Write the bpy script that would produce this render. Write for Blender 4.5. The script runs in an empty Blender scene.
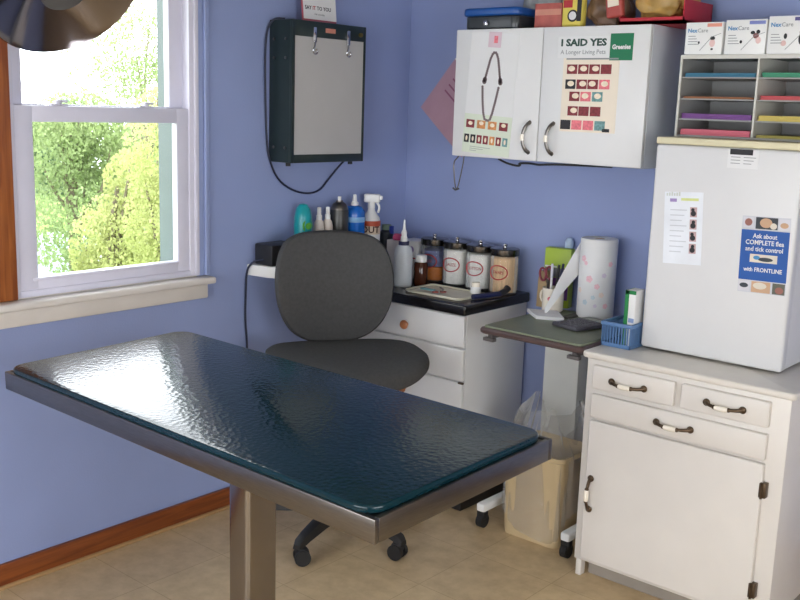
import bpy, bmesh, math, random
from mathutils import Vector, Matrix, Euler
random.seed(7)
C = bpy.context.scene.collection
sc = bpy.context.scene
R = math.radians
PI = math.pi

# ---------------------------------------------------------------- materials
def lin(c):
    out = []
    for v in c:
        v = v/255.0
        out.append(v/12.92 if v <= .04045 else ((v+.055)/1.055)**2.4)
    return out
MATS = {}
def mat(name, rgb, rough=.5, metal=0.0, var=.06, scale=12.0, bump=0.0, bscale=None, spec=None,
        coat=0.0, alpha=1.0, trans=0.0, detail=3.0, aniso=None):
    """principled surface whose colour wanders a little with object-space noise"""
    if name in MATS: return MATS[name]
    m = bpy.data.materials.new(name); m.use_nodes = True
    nt = m.node_tree; N = nt.nodes; L = nt.links
    b = N['Principled BSDF']
    c = lin(rgb)
    tc = N.new('ShaderNodeTexCoord')
    mp = N.new('ShaderNodeMapping'); L.new(tc.outputs['Object'], mp.inputs['Vector'])
    if aniso: mp.inputs['Scale'].default_value = aniso
    nz = N.new('ShaderNodeTexNoise'); nz.inputs['Scale'].default_value = scale; nz.inputs['Detail'].default_value = detail
    L.new(mp.outputs['Vector'], nz.inputs['Vector'])
    cr = N.new('ShaderNodeValToRGB')
    cr.color_ramp.elements[0].position = .3; cr.color_ramp.elements[1].position = .7
    cr.color_ramp.elements[0].color = [max(0, v*(1-var)) for v in c] + [1]
    cr.color_ramp.elements[1].color = [min(1, v*(1+var)) for v in c] + [1]
    L.new(nz.outputs['Fac'], cr.inputs['Fac']); L.new(cr.outputs['Color'], b.inputs['Base Color'])
    b.inputs['Roughness'].default_value = rough; b.inputs['Metallic'].default_value = metal
    if spec is not None: b.inputs['Specular IOR Level'].default_value = spec
    if coat: b.inputs['Coat Weight'].default_value = coat; b.inputs['Coat Roughness'].default_value = .1
    if alpha < 1: b.inputs['Alpha'].default_value = alpha
    if trans: b.inputs['Transmission Weight'].default_value = trans
    if bump:
        n2 = N.new('ShaderNodeTexNoise'); n2.inputs['Scale'].default_value = bscale or scale*6; n2.inputs['Detail'].default_value = 2
        L.new(mp.outputs['Vector'], n2.inputs['Vector'])
        bp = N.new('ShaderNodeBump'); bp.inputs['Strength'].default_value = bump; bp.inputs['Distance'].default_value = .004
        L.new(n2.outputs['Fac'], bp.inputs['Height']); L.new(bp.outputs['Normal'], b.inputs['Normal'])
    MATS[name] = m
    return m
def emat(name, rgb, strength):
    m = bpy.data.materials.new(name); m.use_nodes = True
    b = m.node_tree.nodes['Principled BSDF']
    b.inputs['Base Color'].default_value = lin(rgb)+[1]
    b.inputs['Emission Color'].default_value = lin(rgb)+[1]; b.inputs['Emission Strength'].default_value = strength
    MATS[name] = m; return m

WALL = mat('wall_paint', (145, 159, 202), .55, var=.03, scale=3, bump=.12, bscale=180)
TANW = mat('tan_wall', (186, 164, 138), .6, var=.04, scale=3)
CASING = mat('casing_paint', (156, 170, 212), .4, var=.03, scale=4)
CEIL = mat('ceiling_paint', (150, 146, 140), .8, var=.02)
VINYL = mat('white_vinyl', (212, 210, 224), .35, var=.02)
SILLP = mat('sill_paint', (218, 212, 205), .4, var=.06, scale=9)
REVEAL = mat('reveal_paint', (78, 90, 88), .5, var=.04)
def wood(name, a, bcol, rough=.35, axis=(1, 14, 14)):
    m = bpy.data.materials.new(name); m.use_nodes = True
    nt = m.node_tree; N = nt.nodes; L = nt.links; b = N['Principled BSDF']
    tc = N.new('ShaderNodeTexCoord'); mp = N.new('ShaderNodeMapping'); mp.inputs['Scale'].default_value = axis
    L.new(tc.outputs['Object'], mp.inputs['Vector'])
    nz = N.new('ShaderNodeTexNoise'); nz.inputs['Scale'].default_value = 4; nz.inputs['Detail'].default_value = 6; nz.inputs['Distortion'].default_value = .8
    L.new(mp.outputs['Vector'], nz.inputs['Vector'])
    cr = N.new('ShaderNodeValToRGB'); cr.color_ramp.elements[0].position = .35; cr.color_ramp.elements[1].position = .68
    cr.color_ramp.elements[0].color = lin(a)+[1]; cr.color_ramp.elements[1].color = lin(bcol)+[1]
    L.new(nz.outputs['Fac'], cr.inputs['Fac']); L.new(cr.outputs['Color'], b.inputs['Base Color'])
    b.inputs['Roughness'].default_value = rough
    MATS[name] = m; return m
BASEW = wood('baseboard_wood', (112, 54, 24), (144, 78, 36), .35, (14, 1, 14))
TRIMW = wood('trim_wood', (132, 68, 30), (176, 104, 50), .3, (14, 14, 1))
KNOBW = wood('knob_wood', (140, 82, 48), (176, 112, 68), .35, (6, 6, 6))

def floor_mat():
    m = bpy.data.materials.new('vinyl_tile'); m.use_nodes = True
    nt = m.node_tree; N = nt.nodes; L = nt.links; b = N['Principled BSDF']
    tc = N.new('ShaderNodeTexCoord')
    br = N.new('ShaderNodeTexBrick'); br.offset = 0
    br.inputs['Scale'].default_value = 1; br.inputs['Brick Width'].default_value = .305; br.inputs['Row Height'].default_value = .305
    br.inputs['Mortar Size'].default_value = .0016; br.inputs['Mortar Smooth'].default_value = .3
    br.inputs['Color1'].default_value = lin((210, 186, 146))+[1]; br.inputs['Color2'].default_value = lin((206, 181, 142))+[1]
    br.inputs['Mortar'].default_value = lin((184, 158, 120))+[1]
    L.new(tc.outputs['Object'], br.inputs['Vector'])
    nz = N.new('ShaderNodeTexNoise'); nz.inputs['Scale'].default_value = 14; nz.inputs['Detail'].default_value = 8; nz.inputs['Roughness'].default_value = .65
    L.new(tc.outputs['Object'], nz.inputs['Vector'])
    cr = N.new('ShaderNodeValToRGB'); cr.color_ramp.elements[0].position = .32; cr.color_ramp.elements[1].position = .62
    cr.color_ramp.elements[0].color = (.72, .68, .62, 1); cr.color_ramp.elements[1].color = (1, 1, 1, 1)
    L.new(nz.outputs['Fac'], cr.inputs['Fac'])
    mx = N.new('ShaderNodeMix'); mx.data_type = 'RGBA'; mx.blend_type = 'MULTIPLY'; mx.inputs['Factor'].default_value = .75
    L.new(br.outputs['Color'], mx.inputs[6]); L.new(cr.outputs['Color'], mx.inputs[7])
    L.new(mx.outputs[2], b.inputs['Base Color'])
    b.inputs['Roughness'].default_value = .42
    return m
FLOOR = floor_mat()

def mat_pad():
    m = bpy.data.materials.new('textured_pad'); m.use_nodes = True
    nt = m.node_tree; N = nt.nodes; L = nt.links; b = N['Principled BSDF']
    tc = N.new('ShaderNodeTexCoord')
    nz = N.new('ShaderNodeTexNoise'); nz.inputs['Scale'].default_value = 6; L.new(tc.outputs['Object'], nz.inputs['Vector'])
    cr = N.new('ShaderNodeValToRGB'); cr.color_ramp.elements[0].color = lin((9, 38, 46))+[1]; cr.color_ramp.elements[1].color = lin((13, 45, 53))+[1]
    L.new(nz.outputs['Fac'], cr.inputs['Fac']); L.new(cr.outputs['Color'], b.inputs['Base Color'])
    vo = N.new('ShaderNodeTexVoronoi'); vo.feature = 'SMOOTH_F1'; vo.inputs['Scale'].default_value = 90; vo.inputs['Smoothness'].default_value = .6
    L.new(tc.outputs['Object'], vo.inputs['Vector'])
    bp = N.new('ShaderNodeBump'); bp.inputs['Strength'].default_value = .55; bp.inputs['Distance'].default_value = .001
    L.new(vo.outputs['Distance'], bp.inputs['Height']); L.new(bp.outputs['Normal'], b.inputs['Normal'])
    b.inputs['Roughness'].default_value = .17; b.inputs['Specular IOR Level'].default_value = .36
    return m
PAD = mat_pad()
STEEL = mat('brushed_steel', (122, 117, 112), .3, 1.0, var=.08, scale=30, aniso=(1, 1, 12))
LIDST = mat('lid_steel', (104, 100, 96), .22, 1.0, var=.1)
CHROME = mat('chrome', (205, 205, 208), .12, 1.0, var=.02)
LAMPST = mat('lamp_steel', (118, 112, 112), .12, 1.0, var=.04, scale=6)
GREYFAB = mat('charcoal_upholstery', (77, 77, 77), .95, var=.08, scale=90, bump=.35, bscale=500, spec=.15)
BLKPL = mat('black_plastic', (34, 34, 36), .45, var=.1)
DKGREEN = mat('dark_housing', (28, 42, 42), .4, var=.1)
SCREEN = mat('milky_screen', (182, 180, 178), .4, var=.02)
BLKGLOSS = mat('black_laminate', (22, 20, 22), .22, var=.15)
WHITEP = mat('white_paint', (222, 222, 222), .38, var=.02, scale=6)
WHITEC = mat('cabinet_white', (222, 217, 210), .38, var=.025, scale=7)
GAPD = mat('dark_gap', (70, 64, 58), .8, var=.05)
FRIDGEW = mat('fridge_enamel', (214, 214, 214), .35, var=.01, bump=.06, bscale=260)
CREAM = mat('cream_plastic', (214, 206, 172), .45, var=.03)
BRASS = mat('dark_bronze', (92, 76, 60), .38, .85, var=.2, scale=60)
PORC = mat('porcelain', (244, 236, 220), .18, var=.02)
GREENTOP = mat('sage_laminate', (116, 122, 100), .42, var=.08, scale=10)
TRIMBR = mat('dark_edging', (84, 66, 64), .45, var=.1)
GREYPOST = mat('grey_enamel', (214, 216, 212), .42, var=.03)
RUBBER = mat('black_rubber', (24, 24, 26), .6, var=.1)
BEIGE = mat('beige_plastic', (200, 178, 138), .42, var=.04)
PAPER = mat('white_paper', (224, 224, 224), .7, var=.015)
CREAMP = mat('cream_paper', (234, 222, 204), .7, var=.02)
GREENP = mat('pale_green_paper', (214, 222, 204), .7, var=.03)
PINKP = mat('pink_paper', (188, 150, 164), .75, var=.05)
INK = mat('black_ink', (34, 34, 38), .6, var=.05)
GREYINK = mat('grey_ink', (140, 142, 144), .6, var=.05)
MAROON = mat('maroon_ink', (128, 44, 52), .6, var=.3, scale=120)
PINKINK = mat('pink_ink', (226, 120, 130), .6, var=.2, scale=120)
TOOTH = mat('ivory_ink', (236, 220, 196), .6, var=.1, scale=120)
TEALINK = mat('teal_ink', (110, 150, 150), .6, var=.3, scale=120)
ORNGINK = mat('orange_ink', (206, 140, 84), .6, var=.3, scale=120)
GREENINK = mat('green_ink', (14, 112, 74), .55, var=.04)
BLUEINK = mat('blue_ink', (24, 82, 158), .5, var=.06, scale=8)
LTBLUE = mat('light_blue_ink', (70, 140, 190), .55, var=.05)
REDINK = mat('red_ink', (176, 40, 48), .55, var=.06)
YELINK = mat('yellow_ink', (222, 204, 92), .55, var=.06)
LILAC = mat('lilac_ink', (150, 130, 180), .6, var=.1)
TEAL = mat('teal_plastic', (20, 148, 156), .32, var=.06)
BLUEPL = mat('blue_liquid', (30, 104, 196), .2, var=.1, scale=30)
WHITEPL = mat('white_plastic', (232, 232, 230), .35, var=.02)
DKGREY = mat('dark_grey_can', (66, 66, 64), .35, .3, var=.1)
MILKY = mat('milky_plastic', (222, 228, 234), .3, var=.05, alpha=.82)
BROWNGL = mat('brown_glass', (72, 36, 22), .12, var=.1)
AMBER = mat('amber_liquid', (196, 110, 28), .15, var=.12, scale=40)
COTTON = mat('cotton', (240, 235, 230), .9, var=.06, scale=70, bump=.8, bscale=120)
STICKS = mat('applicator_sticks', (214, 178, 138), .75, var=.25, scale=40, aniso=(9, 9, .4))
STEELTRAY = mat('tray_enamel', (216, 210, 190), .3, var=.06)
BLUEBOX = mat('blue_lid', (24, 78, 150), .35, var=.06)
TUB = mat('smoky_tub', (48, 52, 56), .3, var=.1)
REDBOX = mat('red_card', (182, 30, 46), .45, var=.06)
GOLDBAG = mat('gold_wrapper', (186, 150, 84), .4, var=.3, scale=18)
BROWNBAG = mat('brown_wrapper', (120, 92, 70), .4, var=.35, scale=22)
PINKBOX = mat('pink_card', (178, 92, 84), .5, var=.15, scale=30)
BLUEBSK = mat('blue_basket', (88, 122, 166), .35, var=.06)
PURPLE = mat('purple_card', (112, 62, 140), .5, var=.1)
LIME = mat('lime_card', (158, 182, 52), .45, var=.08)
TANPOUCH = mat('tan_pouch', (176, 150, 112), .6, var=.1)
SORTM = mat('putty_metal', (152, 152, 150), .5, var=.04)
SORTIN = mat('putty_metal_edge', (206, 204, 196), .5, var=.03)
NAVY = mat('navy_plastic', (30, 36, 76), .4, var=.06)

def clear_mat(name, tint, fac, rough=.1, bump=0, fres=.6):
    """thin clear film or glass: mostly see-through with a Fresnel sheen"""
    m = bpy.data.materials.new(name); m.use_nodes = True
    nt = m.node_tree; N = nt.nodes; L = nt.links
    for n in list(N):
        if n.type != 'OUTPUT_MATERIAL': N.remove(n)
    out = [n for n in N if n.type == 'OUTPUT_MATERIAL'][0]
    t = N.new('ShaderNodeBsdfTransparent'); t.inputs['Color'].default_value = tint+(1,)
    d = N.new('ShaderNodeBsdfPrincipled'); d.inputs['Base Color'].default_value = (.85, .86, .86, 1); d.inputs['Roughness'].default_value = rough
    lw = N.new('ShaderNodeLayerWeight'); lw.inputs['Blend'].default_value = .25
    ad = N.new('ShaderNodeMath'); ad.operation = 'MULTIPLY_ADD'; ad.inputs[1].default_value = fres; ad.inputs[2].default_value = fac; ad.use_clamp = True
    L.new(lw.outputs['Fresnel'], ad.inputs[0])
    mx = N.new('ShaderNodeMixShader'); L.new(ad.outputs[0], mx.inputs[0]); L.new(t.outputs[0], mx.inputs[1]); L.new(d.outputs[0], mx.inputs[2])
    if bump:
        tc = N.new('ShaderNodeTexCoord'); nz = N.new('ShaderNodeTexNoise'); nz.inputs['Scale'].default_value = 22; nz.inputs['Detail'].default_value = 3
        nz.inputs['Distortion'].default_value = 1.5
        L.new(tc.outputs['Object'], nz.inputs['Vector'])
        bp = N.new('ShaderNodeBump'); bp.inputs['Strength'].default_value = bump; bp.inputs['Distance'].default_value = .02
        L.new(nz.outputs['Fac'], bp.inputs['Height']); L.new(bp.outputs['Normal'], d.inputs['Normal'])
    L.new(mx.outputs[0], out.inputs['Surface'])
    return m
JARGL = clear_mat('jar_glass', (.96, .97, .97), .02, .08, 0, .3)
PANE = clear_mat('window_glass', (.98, .99, .99), .0, .02, 0, .15)
FILM = clear_mat('clear_film', (.93, .92, .90), .16, .22, 1.0)

# ---------------------------------------------------------------- mesh building
class MB:
    def __init__(s): s.bm = bmesh.new()
    def _merge(s, b2, mi=0, M=None):
        if M is not None: b2.transform(M)
        for f in b2.faces: f.material_index = mi
        me = bpy.data.meshes.new('tmp'); b2.to_mesh(me); b2.free()
        s.bm.from_mesh(me); bpy.data.meshes.remove(me)
        return s
    def box(s, x0, x1, y0, y1, z0, z1, bev=0, mi=0, seg=2, M=None):
        b = bmesh.new(); bmesh.ops.create_cube(b, size=1)
        for v in b.verts:
            v.co = Vector(((x0+x1)/2+v.co.x*(x1-x0), (y0+y1)/2+v.co.y*(y1-y0), (z0+z1)/2+v.co.z*(z1-z0)))
        if bev: bmesh.ops.bevel(b, geom=list(b.edges), offset=bev, segments=seg, affect='EDGES', profile=.5)
        return s._merge(b, mi, M)
    def cyl(s, p0, p1, r0, r1=None, n=24, mi=0, caps=True):
        p0, p1 = Vector(p0), Vector(p1); r1 = r0 if r1 is None else r1
        d = p1-p0; b = bmesh.new()
        bmesh.ops.create_cone(b, cap_ends=caps, cap_tris=False, segments=n, radius1=r0, radius2=r1, depth=d.length)
        M = Matrix.Translation((p0+p1)/2) @ d.to_track_quat('Z', 'Y').to_matrix().to_4x4()
        return s._merge(b, mi, M)
    def lathe(s, prof, c=(0, 0, 0), n=32, mi=0, M=None, closed=False):
        b = bmesh.new(); rings = []
        for r, z in prof:
            if r < 1e-6: rings.append([b.verts.new((0, 0, z))])
            else: rings.append([b.verts.new((r*math.cos(2*PI*i/n), r*math.sin(2*PI*i/n), z)) for i in range(n)])
        if closed: rings.append(rings[0])
        for a, q in zip(rings, rings[1:]):
            for i in range(n):
                j = (i+1) % n
                if len(a) == 1 and len(q) == 1: continue
                if len(a) == 1: b.faces.new((a[0], q[i], q[j]))
                elif len(q) == 1: b.faces.new((a[i], a[j], q[0]))
                else: b.faces.new((a[i], a[j], q[j], q[i]))
        bmesh.ops.recalc_face_normals(b, faces=b.faces)
        T = Matrix.Translation(c)
        return s._merge(b, mi, T if M is None else T @ M)
    def tube(s, pts, r, n=8, mi=0, smooth=0, caps=True):
        pts = [Vector(p) for p in pts]
        for _ in range(smooth):
            q = [pts[0]]
            for a, c in zip(pts, pts[1:]): q += [a.lerp(c, .25), a.lerp(c, .75)]
            pts = q+[pts[-1]]
        rr = r if isinstance(r, (list, tuple)) else None
        b = bmesh.new(); rings = []; up = None
        for i, p in enumerate(pts):
            t = (pts[min(i+1, len(pts)-1)]-pts[max(i-1, 0)]).normalized()
            if up is None:
                up = t.orthogonal().normalized()
            up = (up - t*up.dot(t)).normalized(); w = t.cross(up)
            if rr:
                f = i/(len(pts)-1)*(len(rr)-1); k = min(int(f), len(rr)-2); ra = rr[k]+(rr[k+1]-rr[k])*(f-k)
            else: ra = r
            rings.append([b.verts.new(p+ra*(math.cos(2*PI*k/n)*up+math.sin(2*PI*k/n)*w)) for k in range(n)])
        for a, q in zip(rings, rings[1:]):
            for i in range(n): b.faces.new((a[i], a[(i+1) % n], q[(i+1) % n], q[i]))
        if caps:
            b.faces.new(rings[0][::-1]); b.faces.new(rings[-1])
        bmesh.ops.recalc_face_normals(b, faces=b.faces)
        return s._merge(b, mi)
    def prism(s, poly, z0, z1, mi=0, bev=0, M=None):
        b = bmesh.new()
        lo = [b.verts.new((x, y, z0)) for x, y in poly]; hi = [b.verts.new((x, y, z1)) for x, y in poly]
        n = len(poly); b.faces.new(lo[::-1]); b.faces.new(hi)
        for i in range(n): b.faces.new((lo[i], lo[(i+1) % n], hi[(i+1) % n], hi[i]))
        bmesh.ops.recalc_face_normals(b, faces=b.faces)
        if bev:
            es = [e for e in b.edges if abs(e.verts[0].co.z-e.verts[1].co.z) < 1e-6]
            bmesh.ops.bevel(b, geom=es, offset=bev, segments=3, affect='EDGES', profile=.5)
        return s._merge(b, mi, M)
    def ball(s, c, r, mi=0, u=20, v=12, M=None):
        b = bmesh.new(); bmesh.ops.create_uvsphere(b, u_segments=u, v_segments=v, radius=1)
        rx = r if isinstance(r, (tuple, list)) else (r, r, r)
        S = Matrix.Translation(c) @ (M or Matrix.Identity(4)) @ Matrix.Diagonal((*rx, 1))
        return s._merge(b, mi, S)
    def grid(s, fn, nu, nv, mi=0, thick=0, M=None):
        """surface fn(u,v) -> point; given thickness it becomes a closed sheet"""
        b = bmesh.new()
        vs = [[b.verts.new(fn(i/nu, j/nv)) for j in range(nv+1)] for i in range(nu+1)]
        for i in range(nu):
            for j in range(nv): b.faces.new((vs[i][j], vs[i+1][j], vs[i+1][j+1], vs[i][j+1]))
        bmesh.ops.recalc_face_normals(b, faces=b.faces)
        if thick: bmesh.ops.solidify(b, geom=list(b.faces), thickness=thick)
        return s._merge(b, mi, M)
    def mesh(s, smooth=35):
        me = bpy.data.meshes.new('mesh'); s.bm.to_mesh(me); s.bm.free()
        if smooth:
            for p in me.polygons: p.use_smooth = True
            me.set_sharp_from_angle(angle=R(smooth))
        return me

WL = {}
def _mk(name, mb, mats, off, smooth=35):
    if off is not None and Vector(off).length > 0:
        for v in mb.bm.verts: v.co -= Vector(off)
    me = mb.mesh(smooth); me.name = name
    for m in (mats if isinstance(mats, (list, tuple)) else [mats]): me.materials.append(m)
    o = bpy.data.objects.new(name, me); C.objects.link(o)
    return o
def tag(o, label=None, cat=None, group=None, kind=None):
    if label: o['label'] = label
    if cat: o['category'] = cat
    if group: o['group'] = group
    if kind: o['kind'] = kind
    return o
def thing(name, label, cat, loc=(0, 0, 0), rot=(0, 0, 0), group=None):
    o = bpy.data.objects.new(name, None); C.objects.link(o)
    o.empty_display_size = .1
    o.location = loc; o.rotation_euler = rot; WL[o.name] = Vector(loc)
    return tag(o, label, cat, group)
def part(name, mb, mats, parent, world=True, label=None, smooth=35, kind=None):
    """mesh child; world=True when its vertices were given in room coordinates"""
    base = WL[parent.name] if world else None
    o = _mk(name, mb, mats, base, smooth)
    o.parent = parent; WL[o.name] = WL[parent.name]
    return tag(o, label, None, None, kind)
def solo(name, mb, mats, label, cat, loc, group=None, smooth=35, world=True):
    o = _mk(name, mb, mats, loc if world else None, smooth); o.location = loc; WL[o.name] = Vector(loc)
    return tag(o, label, cat, group)
def struct(name, mb, mats, smooth=35, parent=None):
    o = _mk(name, mb, mats, None, smooth); WL[o.name] = Vector((0, 0, 0))
    if parent: o.parent = parent
    else: o['kind'] = 'structure'
    return o
def dup(root, loc, rotz=None, label=None, group=None):
    r = root.copy(); C.objects.link(r); r.location = loc
    WL[r.name] = Vector(loc)
    if rotz is not None: r.rotation_euler = (0, 0, rotz)
    if label: r['label'] = label
    if group: r['group'] = group
    for ch in list(root.children):
        c = ch.copy(); C.objects.link(c); c.parent = r
        for g in ch.children:
            d = g.copy(); C.objects.link(d); d.parent = c
    return r
def lettering(body, size, x, z, mats, parent, align='CENTER', bold=0, name='lettering', y=-.0012, sx=1.0, rot=0):
    """flat raised text facing local -y"""
    cu = bpy.data.curves.new('t', 'FONT'); cu.body = body; cu.size = size; cu.align_x = align; cu.extrude = .0002; cu.offset = bold
    cu.resolution_u = 2
    to = bpy.data.objects.new('t', cu); C.objects.link(to)
    dg = bpy.context.evaluated_depsgraph_get(); dg.update()
    me = bpy.data.meshes.new_from_object(to.evaluated_get(dg))
    bpy.data.objects.remove(to); bpy.data.curves.remove(cu)
    ca, sa = math.cos(rot), math.sin(rot)
    for v in me.vertices:
        a, b, c = v.co; a *= sx
        v.co = (x+ca*a-sa*b, y-c, z+sa*a+ca*b)
    me.name = name; me.materials.clear(); me.materials.append(mats)
    o = bpy.data.objects.new(name, me); C.objects.link(o); o.parent = parent; WL[o.name] = WL[parent.name]
    return o
def rrect(x0, x1, y0, y1, r, n=6):
    p = []
    for cx, cy, a in ((x1-r, y1-r, 0), (x0+r, y1-r, 90), (x0+r, y0+r, 180), (x1-r, y0+r, 270)):
        for i in range(n+1):
            t = R(a+90*i/n); p.append((cx+r*math.cos(t), cy+r*math.sin(t)))
    return p
XZ = Matrix(((1, 0, 0, 0), (0, 0, -1, 0), (0, 1, 0, 0), (0, 0, 0, 1)))   # prism drawn in x,z; extruded to -y

# ---------------------------------------------------------------- room
RX, RY, RZ = 4.0, -4.5, 2.45
WY0, WY1, WZ0, WZ1 = -1.755, -1.08, .90, 2.16      # window opening in the left wall
struct('floor', MB().box(-.15, RX+.15, RY-.15, .15, -.12, 0), FLOOR)
struct('ceiling', MB().box(-.15, RX+.15, RY-.15, .15, RZ, RZ+.1), CEIL)
w = MB().box(-.14, 0, RY-.15, WY0, 0, RZ).box(-.14, 0, WY1, .15, 0, RZ).box(-.14, 0, WY0, WY1, 0, WZ0).box(-.14, 0, WY0, WY1, WZ1, RZ)
struct('wall_left', w, WALL)
WB = .034
struct('wall_back', MB().box(0, RX, WB, .184, 0, RZ), WALL)
GY0, GY1, GZ0, GZ1 = -3.6, -1.7, .6, 1.85
w = MB().box(RX, RX+.15, RY, GY0, 0, RZ).box(RX, RX+.15, GY1, WB, 0, RZ).box(RX, RX+.15, GY0, GY1, 0, GZ0).box(RX, RX+.15, GY0, GY1, GZ1, RZ)
struct('wall_right', w, TANW)
struct('added_window_right', MB().box(RX+.05, RX+.1, GY0, GY1, GZ0, GZ0+.05).box(RX+.05, RX+.1, GY0, GY1, GZ1-.05, GZ1).box(RX+.05, RX+.1, GY0, GY0+.05, GZ0, GZ1).box(RX+.05, RX+.1, GY1-.05, GY1, GZ0, GZ1)
       .box(RX+.05, RX+.1, (GY0+GY1)/2-.03, (GY0+GY1)/2+.03, GZ0, GZ1), VINYL)  # unseen window, added so light reaches the left wall and chest side
FX0, FX1, FZ0, FZ1 = .5, 3.1, .6, 1.9
w = MB().box(0, FX0, RY-.15, RY, 0, RZ).box(FX1, RX, RY-.15, RY, 0, RZ).box(FX0, FX1, RY-.15, RY, 0, FZ0).box(FX0, FX1, RY-.15, RY, FZ1, RZ)
struct('wall_front', w, TANW)
o = struct('added_window_front', MB().box(FX0, FX1, RY-.1, RY-.05, FZ0, FZ0+.05).box(FX0, FX1, RY-.1, RY-.05, FZ1-.05, FZ1).box(FX0, FX0+.05, RY-.1, RY-.05, FZ0, FZ1)
           .box(FX1-.05, FX1, RY-.1, RY-.05, FZ0, FZ1).box((FX0+FX1)/2-.03, (FX0+FX1)/2+.03, RY-.1, RY-.05, FZ0, FZ1), VINYL)  # unseen window, added to light the fronts facing the camera side
struct('baseboard_left', MB().box(0, .016, RY, WB, .0, .078, .003), BASEW)
struct('trim_1', MB().box(0.0, .026, RY, WB-.016, 0.0, .012, .005), mat('shoe_mould', (176, 140, 96), .4))
struct('baseboard_back', MB().box(.026, RX, WB-.016, WB, 0, .078, .003), BASEW)

# window: vinyl double-hung
win = bpy.data.objects.new('window_1', None); C.objects.link(win); win['kind'] = 'structure'; win.location = (0, WY0, WZ0); WL[win.name] = Vector(win.location)
y0, y1, z0, z1 = WY0, WY1, WZ0, WZ1
def ring(mb, xa, xb, ya, yb, za, zb, l, r_, b_, t, bev=.003):
    mb.box(xa, xb, ya, ya+l, za, zb, bev).box(xa, xb, yb-r_, yb, za, zb, bev)
    mb.box(xa, xb, ya+l-.002, yb-r_+.002, za, za+b_, bev).box(xa, xb, ya+l-.002, yb-r_+.002, zb-t, zb, bev)
    return mb
fr = ring(MB(), -.055, .012, y0, y1, z0, z1, .018, .034, .02, .03)
fr.box(-.004, .02, y1-.016, y1, z0, z1, .003)
part('frame', fr, VINYL, win)
lz1 = 1.468
lower = ring(MB(), -.022, .006, y0+.012, y1-.03, z0+.012, lz1, .066, .052, .045, .048)
lower.box(-.012, .010, y0+.06, y1-.08, z0+.046, z0+.056, .003)
ls = part('lower_sash', lower, VINYL, win)
part('pane', MB().box(-.012, -.008, y0+.07, y1-.075, z0+.05, lz1-.04), PANE, ls)
upper = ring(MB(), -.055, -.026, y0+.016, y1-.032, 1.432, z1-.02, .05, .055, .04, .05)
us = part('upper_sash', upper, VINYL, win)
part('pane', MB().box(-.043, -.039, y0+.06, y1-.08, 1.46, z1-.06), PANE, us)
for yy in (-1.585, -1.275):
    part('sash_lock', MB().box(-.02, .002, yy-.028, yy+.028, lz1, lz1+.006, .002).cyl((-.008, yy, lz1+.004), (-.008, yy, lz1+.016), .012, .009).box(-.014, -.002, yy-.004, yy+.03, lz1+.010, lz1+.018, .002), VINYL, win)
# exterior jamb boards
part('exterior_jamb', MB().box(-.14, -.056, y1-.05, y1-.001, z0+.01, z1-.01), REVEAL, win)
part('exterior_jamb', MB().box(-.14, -.056, y0+.001, y0+.03, z0+.01, z1-.01), REVEAL, win)
# stool and apron
st = MB().box(0, .06, -2.9, -1.038, .872, .896, .008, seg=3).box(0, .028, -2.88, -1.05, .818, .874, .006)
st.box(-.056, .005, y0+.005, y1-.002, .880, .9005)
struct('trim_2', st, SILLP)
struct('trim_3', MB().box(0, .02, -2.1, WY0+.004, .897, RZ-.001, .004), TRIMW)
cs = MB().box(0, .014, WY1-.001, -1.056, .897, 2.25, .004).box(0, .020, -1.054, -1.043, .897, 2.25, .004).box(0, .012, -1.041, -1.028, .897, 2.25, .004)
struct('trim_4', cs, CASING)

# unseen ceiling panel, added to brighten the room
cl = thing('added_ceiling_fill', 'added white fill panel on the ceiling behind the viewpoint', 'fill light', (2.45, -2.9, RZ))
part('housing', MB().box(1.85, 3.05, -3.2, -2.6, RZ-.05, RZ-.001, .006), WHITEP, cl)
part('diffuser', MB().box(1.88, 3.02, -3.17, -2.63, RZ-.06, RZ-.049, .003), emat('fill_glow', (255, 244, 226), .9), cl)

# ---------------------------------------------------------------- exam table
TY = -0.01177
et = thing('exam_table', 'steel-rimmed exam table with a dark teal pebbled pad on one column', 'exam table', (1.077, -1.755, 0), (0, 0, TY))
TM = Matrix.Translation((0, 0, .82)) @ Euler((.02707, .0008, 0)).to_matrix().to_4x4()
a, b_ = .6357, .2741
mb = MB()
rim = MB()
rim.box(-a, a, -b_, -b_+.012, -.046, 0, .002).box(-a, a, b_-.012, b_, -.046, 0, .002)
rim.box(-a, -a+.012, -b_+.012, b_-.012, -.046, 0, .002).box(a-.012, a, -b_+.012, b_-.012, -.046, 0, .002)
rim.box(-a+.01, a-.01, -b_+.01, b_-.01, -.03, -.004)
rim.box(-.3, .3, -.06, .06, -.06, -.028)
rim.bm.transform(TM)
part('top_frame', rim, STEEL, et, world=False)
pad = MB().prism(rrect(-a+.004, a-.012, -b_+.004, b_-.004, .045), -.003, .013, bev=.005)
pad.bm.transform(TM)
part('pad', pad, PAD, et, world=False)
cx_, cy_ = .036, .047
col = MB().prism(rrect(-cx_, cx_, -cy_, cy_, .012), .03, .77)
part('column', col, mat('column_steel', (150, 144, 138), .16, 1.0, var=.06), et, world=False)
part('base_plate', MB().prism(rrect(-.3, .3, -.2, .2, .03), .001, .035, bev=.006), STEEL, et, world=False)

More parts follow.
